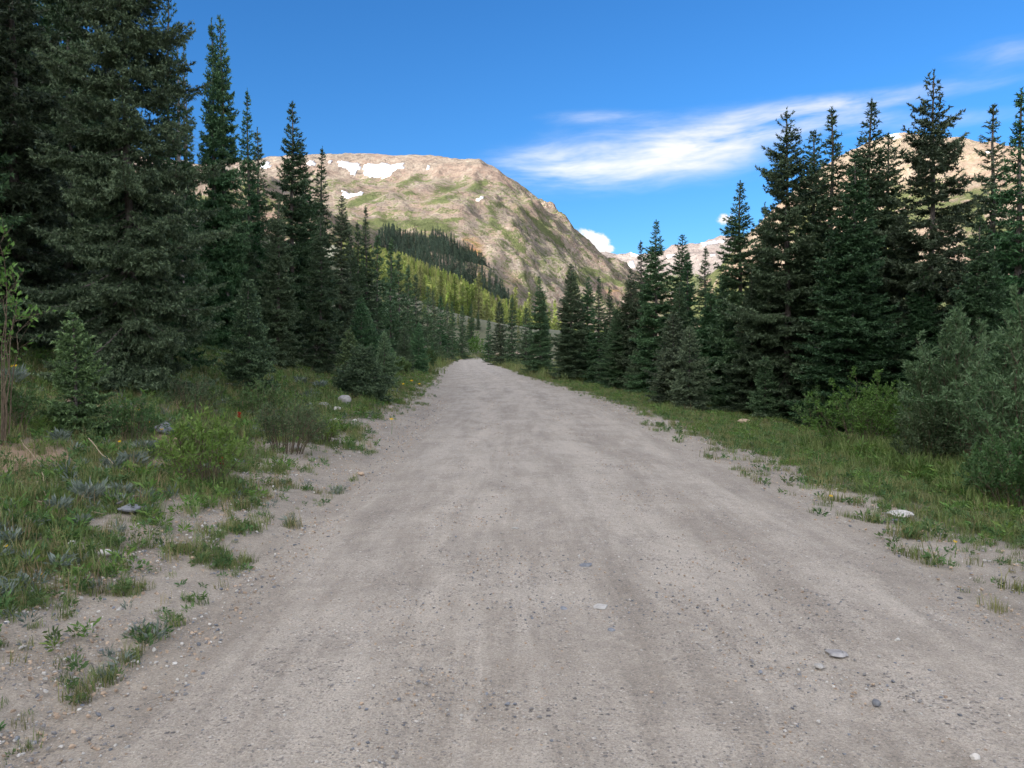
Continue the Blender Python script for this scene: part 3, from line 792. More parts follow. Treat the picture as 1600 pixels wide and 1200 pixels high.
    return crown, trunk
PROTO = {}
def proto(key, *a, mat=None, **k):
    c, tr = conifer(*a, **k)
    c.materials.append(mat or m_spruce); tr.materials.append(m_bark)
    PROTO[key] = (c, tr, a[1])
# near: left-hand giant and the middle-distance stands
proto('giant', 11, 10.2, 2.5, 0, power=0.60, base=0.05, whorl=0.26, per=7, gap=0.17, lump=0.30, droop=0.30, long_=0.12)
proto('broad', 12, 10.0, 2.15, 1, power=0.80, base=0.07, whorl=0.32, per=7, gap=0.15, lump=0.42, droop=0.22)
proto('spire', 13, 10.0, 1.75, 1, power=0.92, base=0.02, whorl=0.26, per=7, gap=0.17, lump=0.28, droop=0.28)
proto('slim', 14, 10.0, 1.35, 1, power=0.95, base=0.02, whorl=0.24, per=7, gap=0.10, lump=0.28, droop=0.30)
proto('ragged', 15, 10.0, 1.70, 1, power=1.10, base=0.06, whorl=0.29, per=6, gap=0.18, lump=0.42, droop=0.26)
proto('full', 16, 10.0, 2.05, 1, power=0.92, base=0.01, whorl=0.25, per=8, gap=0.05, lump=0.24, droop=0.30)
proto('young', 17, 2.0, 0.60, 0, power=0.80, base=0.03, whorl=0.105, per=7, gap=0.16, lump=0.38, droop=0.10, mat=m_fir)
proto('youth', 18, 2.6, 0.70, 0, power=0.75, base=0.04, whorl=0.11, per=7, gap=0.08, lump=0.2, droop=0.18, mat=m_sapling)
proto('mound', 19, 1.45, 0.95, 0, power=0.62, base=0.03, whorl=0.11, per=8, gap=0.06, lump=0.30, droop=0.10, mat=m_sapling)
proto('spiky', 41, 10.0, 1.6, 1, power=1.15, base=0.02, whorl=0.27, per=7, gap=0.14, lump=0.38, droop=0.34, long_=0.1)
proto('pillar', 42, 10.0, 1.35, 1, power=0.70, base=0.02, whorl=0.25, per=7, gap=0.12, lump=0.34, droop=0.34)
for i, (sd, R, pw, mt) in enumerate([(21, 1.65, 0.9, m_spruce), (22, 2.0, 0.95, m_spruce), (23, 1.3, 0.9, m_spruce), (24, 1.8, 1.0, m_fir)]):
    proto('mid%d' % i, sd, 10.0, R, 2, power=pw, base=0.03, whorl=0.34, per=6, gap=0.12, lump=0.3, droop=0.28, mat=mt)
for i, (sd, R) in enumerate([(31, 1.7), (32, 1.4), (33, 2.0)]):
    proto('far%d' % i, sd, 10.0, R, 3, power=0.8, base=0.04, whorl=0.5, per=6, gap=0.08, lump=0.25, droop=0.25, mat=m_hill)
    proto('high%d' % i, sd + 5, 10.0, R * 0.9, 3, power=0.8, base=0.04, whorl=0.5, per=6, gap=0.08, lump=0.25, droop=0.25, mat=m_darkwood)
TRI = {k: (len(v[0].polygons), len(v[1].polygons)) for k, v in PROTO.items()}
print('proto tris', TRI)
trng = random.Random(5)
N_TREES = [0]
TREE_XY = []
def plant(key, x, y, h, label, group=None, name='spruce_tree', fat=1.0, cat='tree', rz=None, z=None):
    c, tr, H = PROTO[key]
    s = h / H
    rz = trng.uniform(0, 6.28) if rz is None else rz
    o = thing(name, label, cat, (x, y, (gz1(x, y) if z is None else z) - 0.03), rz, group, (s * fat, s * fat, s))
    o.rotation_euler = (trng.gauss(0, 0.012), trng.gauss(0, 0.012), rz)
    obj('crown', c, None, o); obj('trunk', tr, None, o)
    N_TREES[0] += 1
    TREE_XY.append((x, y, h * 0.16))
    return o
def stand(key, px, top, d, label, group=None, **k):
    """plant a tree whose tip is seen at (px, top) and which stands d metres ahead"""
    tip = at(px, top, d)
    z = gz1(tip[0], d)
    return plant(key, tip[0], d, tip[2] - z, label, group, **k)
GR, GL = 'conifers in the row right of the road', 'conifers in the stand left of the road'
for a in [
    # right of the road, from the far bend to the near edge
    ('mid0', 763, 498, 150, 'slim dark conifer at the far bend, leftmost right of the road'),
    ('mid1', 783, 469, 118, 'dark conifer second from the far bend, right of the road'),
    ('mid2', 800, 464, 112, 'narrow conifer third from the far bend, right of the road'),
    ('mid1', 822, 480, 96, 'short dark conifer just left of the lone jagged one by the road'),
    ('spire', 845, 430, 66, 'jagged conifer standing out against scree, right of the road'),
    ('full', 893, 411, 57, 'dense pointed conifer against the foot of the cliff'),
    ('pillar', 916, 432, 58, 'thin conifer right beside the dense pointed one below the cliff'),
    ('spiky', 936, 430, 55, 'conifer below the end of the mountain shoulder, grass at its foot'),
    ('slim', 953, 448, 52, 'low slender conifer between two taller ones, below the distant range'),
    ('full', 985, 420, 47, 'dark conifer left of the tall spire before the distant range'),
    ('spiky', 1003, 375, 46, 'thin conifer leaning close to the left of the tall spire'),
    ('spire', 1026, 342, 43, 'tall spire rising highest before the distant snowy range'),
    ('pillar', 1062, 366, 43, 'needle-thin spire just right of the tall middle spire'),
    ('slim', 1076, 390, 41, 'thin shorter twin of the needle-thin spire'),
    ('spiky', 1103, 384, 39, 'slender conifer in front of the far range snow crest'),
    ('full', 1128, 425, 35, 'low dark conifer filling the gap beside the steep pointed spruce'),
    ('spire', 1160, 281, 31, 'steep pointed spruce at the left end of the big right group'),
    ('slim', 1192, 315, 33, 'thin spruce tucked behind the steep pointed one'),
    ('broad', 1237, 168, 28.5, 'tall knobbly spruce, leftmost of the big right group against cloud'),
    ('pillar', 1272, 203, 30, 'spruce between the two tall tips in front of the cloud'),
    ('spiky', 1302, 164, 28, 'tall narrow spruce with forked tip in front of the cloud'),
    ('full', 1330, 240, 24, 'wide dense spruce at the front of the big right group'),
    ('spire', 1358, 155, 27, 'tall spruce with thin tip left of the summit notch'),
    ('pillar', 1380, 208, 27.5, 'spruce hiding the left foot of the tan summit'),
    ('broad', 1462, 110, 25, 'highest broad spruce with open layered boughs at the right'),
    ('ragged', 1556, 163, 27, 'thin ragged spruce before the tan mountain, near the right edge'),
    ('spiky', 1600, 138, 21, 'dark spruce cut by the right edge of the picture'),
    ('full', 1112, 440, 34, 'low wide spruce left of the steep pointed one, right of the road'),
    ('full', 1206, 345, 31, 'dense spruce behind the steep pointed one, below the knobbly one'),
    ('full', 1268, 320, 32, 'dense spruce under the two tall tips before the cloud'),
    ('full', 1412, 325, 29, 'dense spruce left of the highest broad spruce'),
    ('full', 1442, 410, 24, 'low dense spruce in front of the highest broad spruce'),
    ('full', 1502, 400, 28, 'dense low spruce right of the highest broad spruce'),
    ('full', 1580, 320, 26, 'dense spruce behind the one cut by the right edge'),
    ('full', 1178, 425, 29, 'lowest wide spruce at the foot of the steep pointed one'),
    ('full', 1060, 440, 40, 'low dense spruce behind the young bluish one'),
    ('full', 965, 470, 47, 'low dense spruce right of the cliff-foot group'),
    ('full', 1530, 335, 19, 'bushy spruce at right behind the grey willow'),
]: stand(*a, GR, fat=1.22 if a[0] != 'broad' else 1.05)
stand('youth', 1053, 492, 31.5, 'young bluish spruce standing in front of the right-hand row', GR, fat=1.15)
for a in [
    ('giant', 195, -240, 15.5, 'huge near spruce with bare lower trunk at left'),
    ('spire', 15, -220, 17, 'dark spruce cut by the left edge of the picture'),
    ('broad', 95, -150, 21, 'dark spruce behind and left of the huge near one'),
    ('ragged', 255, -60, 20, 'spruce with one bough reaching into the sky at upper left'),
    ('ragged', 283, 60, 26, 'thin bare-topped spruce right of the huge near one'),
    ('slim', 331, 24, 28, 'left spire of the twin-topped pair against blue sky'),
    ('pillar', 350, 26, 28.4, 'right spire of the twin-topped pair against blue sky'),
    ('spiky', 388, 138, 36, 'needle-thin spire right of the twin-topped pair'),
    ('slim', 402, 200, 38, 'short thin spire next to the far left snow patch'),
    ('full', 372, 300, 30, 'dense dark spruce filling below the thin spires'),
    ('spire', 450, 155, 34, 'full tall spruce in the middle of the left stand'),
    ('pillar', 476, 262, 37, 'spruce leaning close behind the full tall one, left stand'),
    ('spiky', 497, 228, 40, 'pointed spruce left of the snow patches'),
    ('pillar', 530, 305, 46, 'ragged slim spruce in front of the curved snow patch'),
    ('slim', 548, 352, 50, 'small slim spruce between the ragged one and the solitary tip'),
    ('spiky', 573, 321, 56, 'solitary thin spire rising over the dark forest band'),
    ('mid0', 588, 366, 62, 'spruce directly right of the solitary thin spire'),
    ('slim', 560, 345, 55, 'thin spruce directly left of the solitary thin spire'),
    ('mid2', 608, 372, 66, 'dark spire at the left end of the sunlit hillside'),
    ('mid0', 624, 395, 72, 'dark spruce second along the edge of the sunlit hillside'),
    ('mid2', 637, 414, 78, 'dark spruce third along the edge of the sunlit hillside'),
    ('mid1', 650, 428, 86, 'dark spruce fourth along the edge of the sunlit hillside'),
    ('mid0', 667, 446, 98, 'dark spruce fifth along the edge of the sunlit hillside'),
    ('mid2', 678, 452, 108, 'slim spruce sixth along the edge of the sunlit hillside'),
    ('mid1', 687, 462, 120, 'spruce seventh along the edge of the sunlit hillside'),
    ('mid0', 698, 472, 138, 'spruce eighth along the edge of the sunlit hillside'),
    ('mid2', 707, 471, 160, 'tall spruce left of the road where it disappears'),
    ('mid1', 722, 477, 200, 'dark conifer straight behind the road bend'),
    ('mid0', 736, 474, 235, 'dark conifer behind the bend, right of its neighbour'),
    ('mid1', 747, 485, 250, 'rightmost dark conifer behind the road bend'),
    ('spire', 500, 330, 31, 'near spruce with bare trunk and dead lower twigs'),
    ('spire', 432, 300, 29, 'dark spruce in front of the full tall one'),
]: stand(*a, GL, fat={195: 0.80, 331: 0.72, 350: 0.70, 388: 0.8, 255: 0.62, 283: 0.6, 95: 0.9}.get(a[1], 1.0))
stand('young', 115, 492, 10.6, 'bright green young fir in front of the huge spruce', GL, name='fir_tree')
stand('youth', 388, 438, 18.5, 'young spruce alone on the bank below the twin spires', GL)
stand('mound', 568, 545, 23, 'low rounded bushy spruce beside the left roadside', GL)
stand('young', 545, 515, 27, 'slender sapling behind the rounded bushy spruce', GL, name='fir_tree')
stand('youth', 600, 520, 30, 'sapling at the right behind the rounded bushy spruce', GL)
def dead_limbs(seed, z0, z1, n, L, droop, r0):
    r = np.random.default_rng(seed); T = []
    for i in range(n):
        z = r.uniform(z0, z1); a = r.uniform(0, 6.28); l = L * r.uniform(0.4, 1.1)
        s_ = np.linspace(0, 1, 6); d = np.array([math.cos(a), math.sin(a), 0])
        p = np.array([0, 0, z]) + d * (l * s_)[:, None] + np.array([0, 0, 1.0]) * (l * (-droop * s_ ** 1.5 * r.uniform(0.3, 1.2)))[:, None] + r.normal(0, 0.02 * l, (6, 3)) * s_[:, None]
        T.append(tube(p, np.linspace(r0, r0 * 0.25, 6), 4))
        for k in range(4):
            q = p[2 + k % 4]; e = unit(d * 0.6 + r.normal(0, 0.5, 3)); T.append(tube(np.stack([q, q + e * l * 0.15, q + e * l * 0.3 - np.array([0, 0, 0.05 * l])]), [r0 * 0.4, r0 * 0.3, r0 * 0.15], 3))
    return join(T)
for o in [o for o in COL.objects if o.get('label', '').startswith('near spruce with bare trunk')]:
    v, f = dead_limbs(3, 0.5, 2.6, 44, 1.3, 0.5, 0.012)
    obj('dead_branch', mesh_from('dead_branch', v, f, True), m_dead, o)
def snag(px, top, d, label, seed):
    tip = at(px, top, d); z = gz1(tip[0], d); h = tip[2] - z
    o = thing('dead_tree', label, 'tree', (tip[0], d, z - 0.05), 0, GL)
    zz = np.linspace(-0.3, h, 12); v, f = tube(np.stack([0.02 * np.sin(zz), 0.015 * np.cos(zz * 1.3), zz], 1), 0.012 * h * (1 - np.clip(zz, 0, h) / h) ** 0.8 + 0.008, 8)
    obj('trunk', mesh_from('trunk', v, f, True), m_dead, o)
    v, f = dead_limbs(seed, h * 0.3, h * 0.97, 70, 0.55, 0.25, 0.010)
    obj('bare_branch', mesh_from('bare_branch', v, f, True), m_dead, o)
snag(277, 66, 25, 'bare grey dead spire between the huge spruce and twin-topped pair', 5)
snag(290, 140, 30, 'short bare dead spire beside the taller dead one', 6)
# deeper trees of both stands, one like another
ORD = ['first', 'second', 'third', 'fourth', 'fifth', 'sixth', 'seventh', 'eighth', 'ninth', 'tenth', 'eleventh', 'twelfth', 'thirteenth', 'fourteenth']
def fill(n, xr, yr, hr, keys, label, group, seed, mind=2.0, cond=None, order=None):
    made = []
    r = random.Random(seed); k = 0; tries = 0
    while k < n and tries < n * 60:
        tries += 1
        y = yr[0] * (yr[1] / yr[0]) ** r.random(); x = r.uniform(*(xr(y) if callable(xr) else xr))
        if any((x - a) ** 2 + (y - b_) ** 2 < (mind * (1 + y / 150)) ** 2 for a, b_, _ in TREE_XY): continue
        h = r.uniform(*hr)
        if cond and not cond(x, y, h): continue
        kk = r.choice(keys(y) if callable(keys) else keys)
        made.append(plant(kk, x, y, h, label, group, fat=r.uniform(0.9, 1.2))); k += 1
    if order:
        made.sort(key=lambda o: o.location.y if order == 'near' else o.location.x / o.location.y)
        for i, o in enumerate(made): o['label'] = label % ORD[i]
SKY_L = [(-400, -400), (0, -300), (180, -150), (230, 60), (270, 240), (330, 260), (352, 260), (375, 300), (400, 330), (450, 300), (500, 345), (540, 375), (575, 372), (610, 400), (640, 430), (670, 455), (700, 480), (740, 492), (790, 480)]
SKY_R = [(740, 510), (800, 480), (850, 470), (900, 445), (950, 455), (1000, 420), (1060, 405), (1110, 420), (1150, 340), (1200, 330), (1240, 240), (1300, 230), (1380, 240), (1420, 260), (1460, 200), (1510, 320), (1545, 260), (1600, 220), (1700, 100), (2200, 0)]
def below(line):
    X = [p[0] for p in line]; Y = [p[1] for p in line]
    def f(x, y, h):
        px, py, ff = to_px(np.array([x, y, gz1(x, y) + h]))
        return py > np.interp(px, X, Y) + 6
    return f
def edge_l(y): return float(np.interp(y, LINE[:, 1], LINE[:, 0]))
fill(48, lambda y: (edge_l(y) - 11 - y * 0.42, edge_l(y) - 6.0 - 0.02 * y), (30, 215), (5, 11), lambda y: ['spire', 'spiky', 'full', 'pillar'] if y < 50 else ['mid0', 'mid1', 'mid2', 'mid3'],
     'shaded conifer deep in the stand left of the road', 'deeper conifers left of the road', 1, 1.7, below(SKY_L))
fill(14, lambda y: (-y * 0.66 - 3, -y * 0.45 - 2), (14, 34), (7, 13), ['spire', 'full', 'broad'], '%s dark conifer from the left among those behind the huge near spruce', 'conifers behind the huge spruce', 8, 1.8, below(SKY_L), 'left')
fill(12, lambda y: (edge_l(y) - 8, edge_l(y) - 4.2), (34, 180), (1.2, 3.6), lambda y: ['youth'] if y < 60 else ['mid3', 'mid0'], '%s small conifer from the viewer along the left roadside edge of the stand', 'saplings along the left roadside', 4, 1.0, None, 'near')
fill(56, lambda y: (edge_l(y) + 9.0, edge_l(y) + 10 + y * 0.5), (20, 170), (4, 9.5), lambda y: ['spiky', 'full', 'ragged', 'pillar'] if y < 50 else ['mid0', 'mid1', 'mid2'],
     'shaded conifer deep in the stand right of the road', 'deeper conifers right of the road', 2, 1.6, below(SKY_R))
fill(12, lambda y: (edge_l(y) + 6.0, edge_l(y) + 8.5), (26, 130), (1.0, 3.2), lambda y: ['youth'] if y < 60 else ['mid1', 'mid0'], '%s small conifer from the viewer at the foot of the right-hand row', 'saplings along the right-hand row', 3, 1.0, None, 'near')
fill(6, (14, 26), (9, 30), (7, 10), ['full', 'spire', 'broad'], 'shaded conifer deep in the stand right of the road', 'deeper conifers right of the road', 21, 2.2, lambda x, y, h: x / y > 0.70)
print('near trees', N_TREES[0])

# ------------------------------------------------------------------ scattering
def scatter(name, label, protos, pts, rot, scl, idx, kind='stuff'):
    """ONE object: many small alike things set out on points"""
    V = np.asarray(pts, np.float32)
    me = bpy.data.meshes.new(name); me.vertices.add(len(V)); me.vertices.foreach_set('co', V.ravel())
    a = me.attributes.new('rot', 'FLOAT_VECTOR', 'POINT'); a.data.foreach_set('vector', np.asarray(rot, np.float32).ravel())
    a = me.attributes.new('scl', 'FLOAT_VECTOR', 'POINT'); a.data.foreach_set('vector', np.asarray(scl, np.float32).ravel())
    a = me.attributes.new('idx', 'INT', 'POINT'); a.data.foreach_set('value', np.asarray(idx, np.int32))
    c = bpy.data.collections.new(name + '_kinds')
    for i, (pm) in enumerate(protos):
        po = bpy.data.objects.new('%s_%02d' % (name, i), pm); c.objects.link(po)
    o = obj(name, me)
    ng = bpy.data.node_groups.new(name, 'GeometryNodeTree')
    ng.interface.new_socket('Geometry', in_out='INPUT', socket_type='NodeSocketGeometry')
    ng.interface.new_socket('Geometry', in_out='OUTPUT', socket_type='NodeSocketGeometry')
    N = ng.nodes; gi = N.new('NodeGroupInput'); go = N.new('NodeGroupOutput')
    ci = N.new('GeometryNodeCollectionInfo'); ci.inputs[0].default_value = c
    ci.inputs['Separate Children'].default_value = True; ci.inputs['Reset Children'].default_value = True
    ip = N.new('GeometryNodeInstanceOnPoints'); ip.inputs['Pick Instance'].default_value = True
    def na(n, ty):
        d = N.new('GeometryNodeInputNamedAttribute'); d.data_type = ty; d.inputs[0].default_value = n
        return [s for s in d.outputs if s.enabled and s.name == 'Attribute'][0]
    er = N.new('FunctionNodeEulerToRotation')
    L = ng.links
    L.new(gi.outputs[0], ip.inputs['Points']); L.new(ci.outputs[0], ip.inputs['Instance'])
    L.new(na('idx', 'INT'), ip.inputs['Instance Index'])
    L.new(na('rot', 'FLOAT_VECTOR'), er.inputs[0]); L.new(er.outputs[0], ip.inputs['Rotation'])
    L.new(na('scl', 'FLOAT_VECTOR'), ip.inputs['Scale']); L.new(ip.outputs[0], go.inputs[0])
    md = o.modifiers.new('scatter', 'NODES'); md.node_group = ng
    return tag(o, label, kind=kind)
def whole(key):
    """crown and trunk as one mesh, for trees too far off to show parts"""
    c, tr, H = PROTO[key]
    n = len(c.vertices); V = np.empty(n * 3, np.float32); c.vertices.foreach_get('co', V)
    ti = np.empty(n, np.float32); c.attributes['tint'].data.foreach_get('value', ti)
    m = mesh_from('far_tree', V.reshape(-1, 3), np.arange(n).reshape(-1, 3), False, {'tint': ('POINT', ti)})
    m.materials.append(c.materials[0])
    return m
def wood(n, xr, yr, zf, poly, seed, mind):
    r = np.random.default_rng(seed)
    x = r.uniform(*xr, n * 6); y = r.uniform(*yr, n * 6); z = zf(x, y)
    px, py, f = to_px(np.stack([x, y, z], -1))
    ok = inside(px, py, poly)
    x, y, z, px, py = x[ok], y[ok], z[ok], px[ok], py[ok]
    cell = {}; keep = []
    for i in range(len(x)):
        k = (int(x[i] / mind), int(y[i] / mind))
        if k in cell: continue
        cell[k] = 1; keep.append(i)
        if len(keep) >= n: break
    return x[keep], y[keep], z[keep], px[keep], py[keep]
# the sunlit wood on the near hillside
lit_poly = [(540, 400), (590, 400), (640, 416), (700, 440), (745, 462), (790, 484), (830, 506), (880, 528), (960, 545), (760, 552), (700, 548), (640, 545), (560, 500), (520, 440)]
A_ = wood(3900, (-330, 90), (270, 960), ground_z, lit_poly, 3, 3.5)
B2 = wood(260, (-100, 70), (236, 420), ground_z, [(600, 470), (700, 500), (790, 530), (960, 540), (1000, 562), (640, 565), (560, 520)], 13, 3.6)
keep2 = np.abs(side(B2[0], B2[1])) > 6
hx, hy, hz, hpx, hpy = [np.concatenate([p, q[keep2]]) for p, q in zip(A_, B2)]
rr = np.random.default_rng(9)
hfac = np.where(np.arange(len(hx)) < len(A_[0]), 1.0, 0.55)
hh = 5.0 + 8.5 * rr.random(len(hx)) ** 0.8 * (0.75 + 0.5 * np.clip(fbm(hx / 40, hy / 60, 2) + 0.4, 0, 1))
# nearest hundred in the open stand one by one
hh = hh * hfac
size = hh / hy * (hpx > 655) * (hpx < 850)
pick = np.argsort(-size)[:90]
for i in pick:
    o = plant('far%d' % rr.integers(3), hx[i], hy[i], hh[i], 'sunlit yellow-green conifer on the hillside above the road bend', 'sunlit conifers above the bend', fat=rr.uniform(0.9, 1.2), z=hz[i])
rest = np.setdiff1d(np.arange(len(hx)), pick)
def lay(x, y, z, h, r):
    n = len(x)
    s = h / 10.0; fat = s * r.uniform(0.85, 1.25, n)
    return np.stack([x, y, z - 0.2], 1), np.stack([np.zeros(n), np.zeros(n), r.uniform(0, 6.28, n)], 1), np.stack([fat, fat, s], 1), r.integers(0, 3, n)
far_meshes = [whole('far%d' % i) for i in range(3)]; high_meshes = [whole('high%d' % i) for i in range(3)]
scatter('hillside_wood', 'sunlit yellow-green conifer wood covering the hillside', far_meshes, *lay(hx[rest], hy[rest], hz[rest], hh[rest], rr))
dark_poly = [(592, 368), (612, 362), (640, 362), (668, 372), (690, 362), (712, 372), (728, 392), (748, 405), (768, 430), (786, 455), (800, 478), (760, 470), (700, 440), (640, 412), (585, 395)]
dx, dy, dz, _, _ = wood(1500, (-330, 20), (980, 1420), mt_z, dark_poly, 4, 4.6)
dh = 7 + 13 * rr.random(len(dx)) ** 1.3
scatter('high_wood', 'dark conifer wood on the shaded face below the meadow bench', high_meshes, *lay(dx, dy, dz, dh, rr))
cl_poly = [(760, 350), (830, 345), (900, 400), (985, 440), (985, 480), (900, 480), (860, 470), (800, 410)]
ex, ey, ez, _, _ = wood(420, (-60, 380), (1250, 2250), mt_z, cl_poly, 6, 9)
kk = fbm(ex / 90, ey / 90, 2) > 0.12
eh = rr.uniform(4, 9, len(ex))
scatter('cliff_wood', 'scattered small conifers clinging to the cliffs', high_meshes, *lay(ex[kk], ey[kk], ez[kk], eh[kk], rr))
print('hill', len(hx), 'high', len(dx), 'cliff', kk.sum())
# ------------------------------------------------------------------ ground cover and small things
def hit(px, py):
    """where the line of sight through a pixel meets the ground"""
    d = np.exp(np.linspace(math.log(2.2), math.log(260), 4000))
    p = np.stack([at(px, py, v) for v in (1.0,)])[0] - np.array([0, 0, EYE])
    X = p[0] * d; Y = d; Z = EYE + p[2] * d
    G = ground_z(X, Y)
    k = np.argmax(Z <= G)
    return np.array([X[k], Y[k], G[k]])
def leaf_mat(name, a, b_, c, transl=0.25, var=0.3):
    m, t, b = new_mat(name)
    r = t.n('ShaderNodeObjectInfo').outputs['Random']
    col = t.ramp(t.attr('tint'), [(0.0, a), (0.5, b_), (1.0, c)])
    hs = t.n('ShaderNodeHueSaturation')
    t.put(hs.inputs['Hue'], t.m('ADD', 0.48, t.m('MULTIPLY', r, 0.04)))
    t.put(hs.inputs['Value'], t.m('ADD', 1 - var / 2, t.m('MULTIPLY', t.m('FRACT', t.m('MULTIPLY', r, 5.7)), var)))
    t.put(hs.inputs['Color'], col); t.put(b.inputs['Base Color'], hs.outputs[0])
    b.inputs['Roughness'].default_value = 0.6; b.inputs['Specular IOR Level'].default_value = 0.3
    tr = t.n('ShaderNodeBsdfTranslucent'); t.put(tr.inputs[0], hs.outputs[0])
    mx_ = t.n('ShaderNodeMixShader'); mx_.inputs[0].default_value = transl
    out = [n for n in m.node_tree.nodes if n.type == 'OUTPUT_MATERIAL'][0]
    t.t.links.new(b.outputs[0], mx_.inputs[1]); t.t.links.new(tr.outputs[0], mx_.inputs[2]); t.t.links.new(mx_.outputs[0], out.inputs[0])
    return m
m_grass = leaf_mat('grass_blades', (0.090, 0.140, 0.034), (0.160, 0.225, 0.062), (0.25, 0.30, 0.115), var=0.6)
m_olive = leaf_mat('olive_grass', (0.14, 0.155, 0.05), (0.215, 0.225, 0.082), (0.32, 0.30, 0.135), var=0.5)
m_straw = leaf_mat('dry_grass', (0.24, 0.18, 0.09), (0.36, 0.28, 0.15), (0.48, 0.39, 0.23), var=0.4)
m_lush = leaf_mat('lush_leaves', (0.070, 0.140, 0.026), (0.125, 0.225, 0.045), (0.20, 0.32, 0.075))
m_forb = leaf_mat('forb_leaves', (0.060, 0.120, 0.036), (0.105, 0.185, 0.058), (0.17, 0.26, 0.10), var=0.5)
m_willow = leaf_mat('willow_leaves', (0.078, 0.145, 0.060), (0.130, 0.215, 0.092), (0.23, 0.32, 0.17))
m_silver = leaf_mat('silver_leaves', (0.11, 0.15, 0.115), (0.18, 0.225, 0.18), (0.30, 0.34, 0.29))
m_darkleaf = leaf_mat('dark_leaves', (0.055, 0.090, 0.040), (0.095, 0.145, 0.062), (0.16, 0.215, 0.10))
m_stem, t, b = new_mat('brown_stem')
t.put(b.inputs['Base Color'], t.ramp(t.noise(t.n('ShaderNodeTexCoord').outputs['Object'], 20, 3), [(0.3, (0.09, 0.065, 0.045)), (0.7, (0.20, 0.155, 0.11))]))

def blades(seed, n, rad, h0, h1, wd, mat, name='tuft', curl=0.5):
    r = np.random.default_rng(seed)
    V = []; F = []; T = []
    for i in range(n):
        a = r.uniform(0, 6.28); p = np.array([math.cos(a), math.sin(a), 0]) * rad * math.sqrt(r.random())
        h = r.uniform(h0, h1); az_ = r.uniform(0, 6.28); out = np.array([math.cos(az_), math.sin(az_), 0]); w = np.array([-out[1], out[0], 0]) * wd * r.uniform(0.7, 1.3)
        c = curl * r.uniform(0.2, 1.2) * h
        p1 = p + out * c * 0.3 + np.array([0, 0, h * 0.55]); p2 = p + out * c + np.array([0, 0, h * (1 - 0.25 * curl)])
        k = len(V)
        V += [p - w, p + w, p1 - w * 0.8, p1 + w * 0.8, p2]
        F += [(k, k + 1, k + 3), (k, k + 3, k + 2), (k + 2, k + 3, k + 4)]
        T += [r.random()] * 5
    V = np.array(V); V[:, 2] -= 0.01
    m = mesh_from(name, V, np.array(F), False, {'tint': ('POINT', np.array(T))}); m.materials.append(mat)
    return m
def leaf_tris(P, D, L, Wd, r, tint):
    """folded diamond leaves: base P, direction D"""
    n = len(P)
    w = unit(np.cross(D, unit(r.normal(size=(n, 3)) + np.array([0, 0, 0.6]))))
    L = np.asarray(L)[:, None]; Wd = np.asarray(Wd)[:, None]
    nrm = np.cross(w, D)
    mid = P + D * L * 0.45
    a = mid + w * Wd * 0.5 + nrm * Wd * 0.15; c = mid - w * Wd * 0.5 + nrm * Wd * 0.15
    tip = P + D * L
    V = np.stack([P, a, tip, c], 1).reshape(-1, 3)
    k = np.arange(n) * 4
    F = np.concatenate([np.stack([k, k + 1, k + 2], 1), np.stack([k, k + 2, k + 3], 1)])
    return V, F, np.repeat(tint, 4)
def forb(seed, n, rad, h, ll, lw, mat, name='forb', up=0.6):
    r = np.random.default_rng(seed)
    a = r.uniform(0, 6.28, n); rr_ = rad * np.sqrt(r.random(n)); z = h * r.random(n) ** 0.8 * (1 - 0.4 * (rr_ / rad) ** 2)
    P = np.stack([np.cos(a) * rr_ * (0.4 + 0.6 * z / h), np.sin(a) * rr_ * (0.4 + 0.6 * z / h), z], 1)
    D = unit(np.stack([np.cos(a), np.sin(a), up + r.normal(0, 0.35, n)], 1) + r.normal(0, 0.35, (n, 3)))
    V, F, T = leaf_tris(P, D, ll * r.uniform(0.6, 1.3, n), lw * r.uniform(0.7, 1.2, n), r, np.clip(r.normal(0.5, 0.25, n), 0, 1))
    m = mesh_from(name, V, F, False, {'tint': ('POINT', T)}); m.materials.append(mat)
    return m
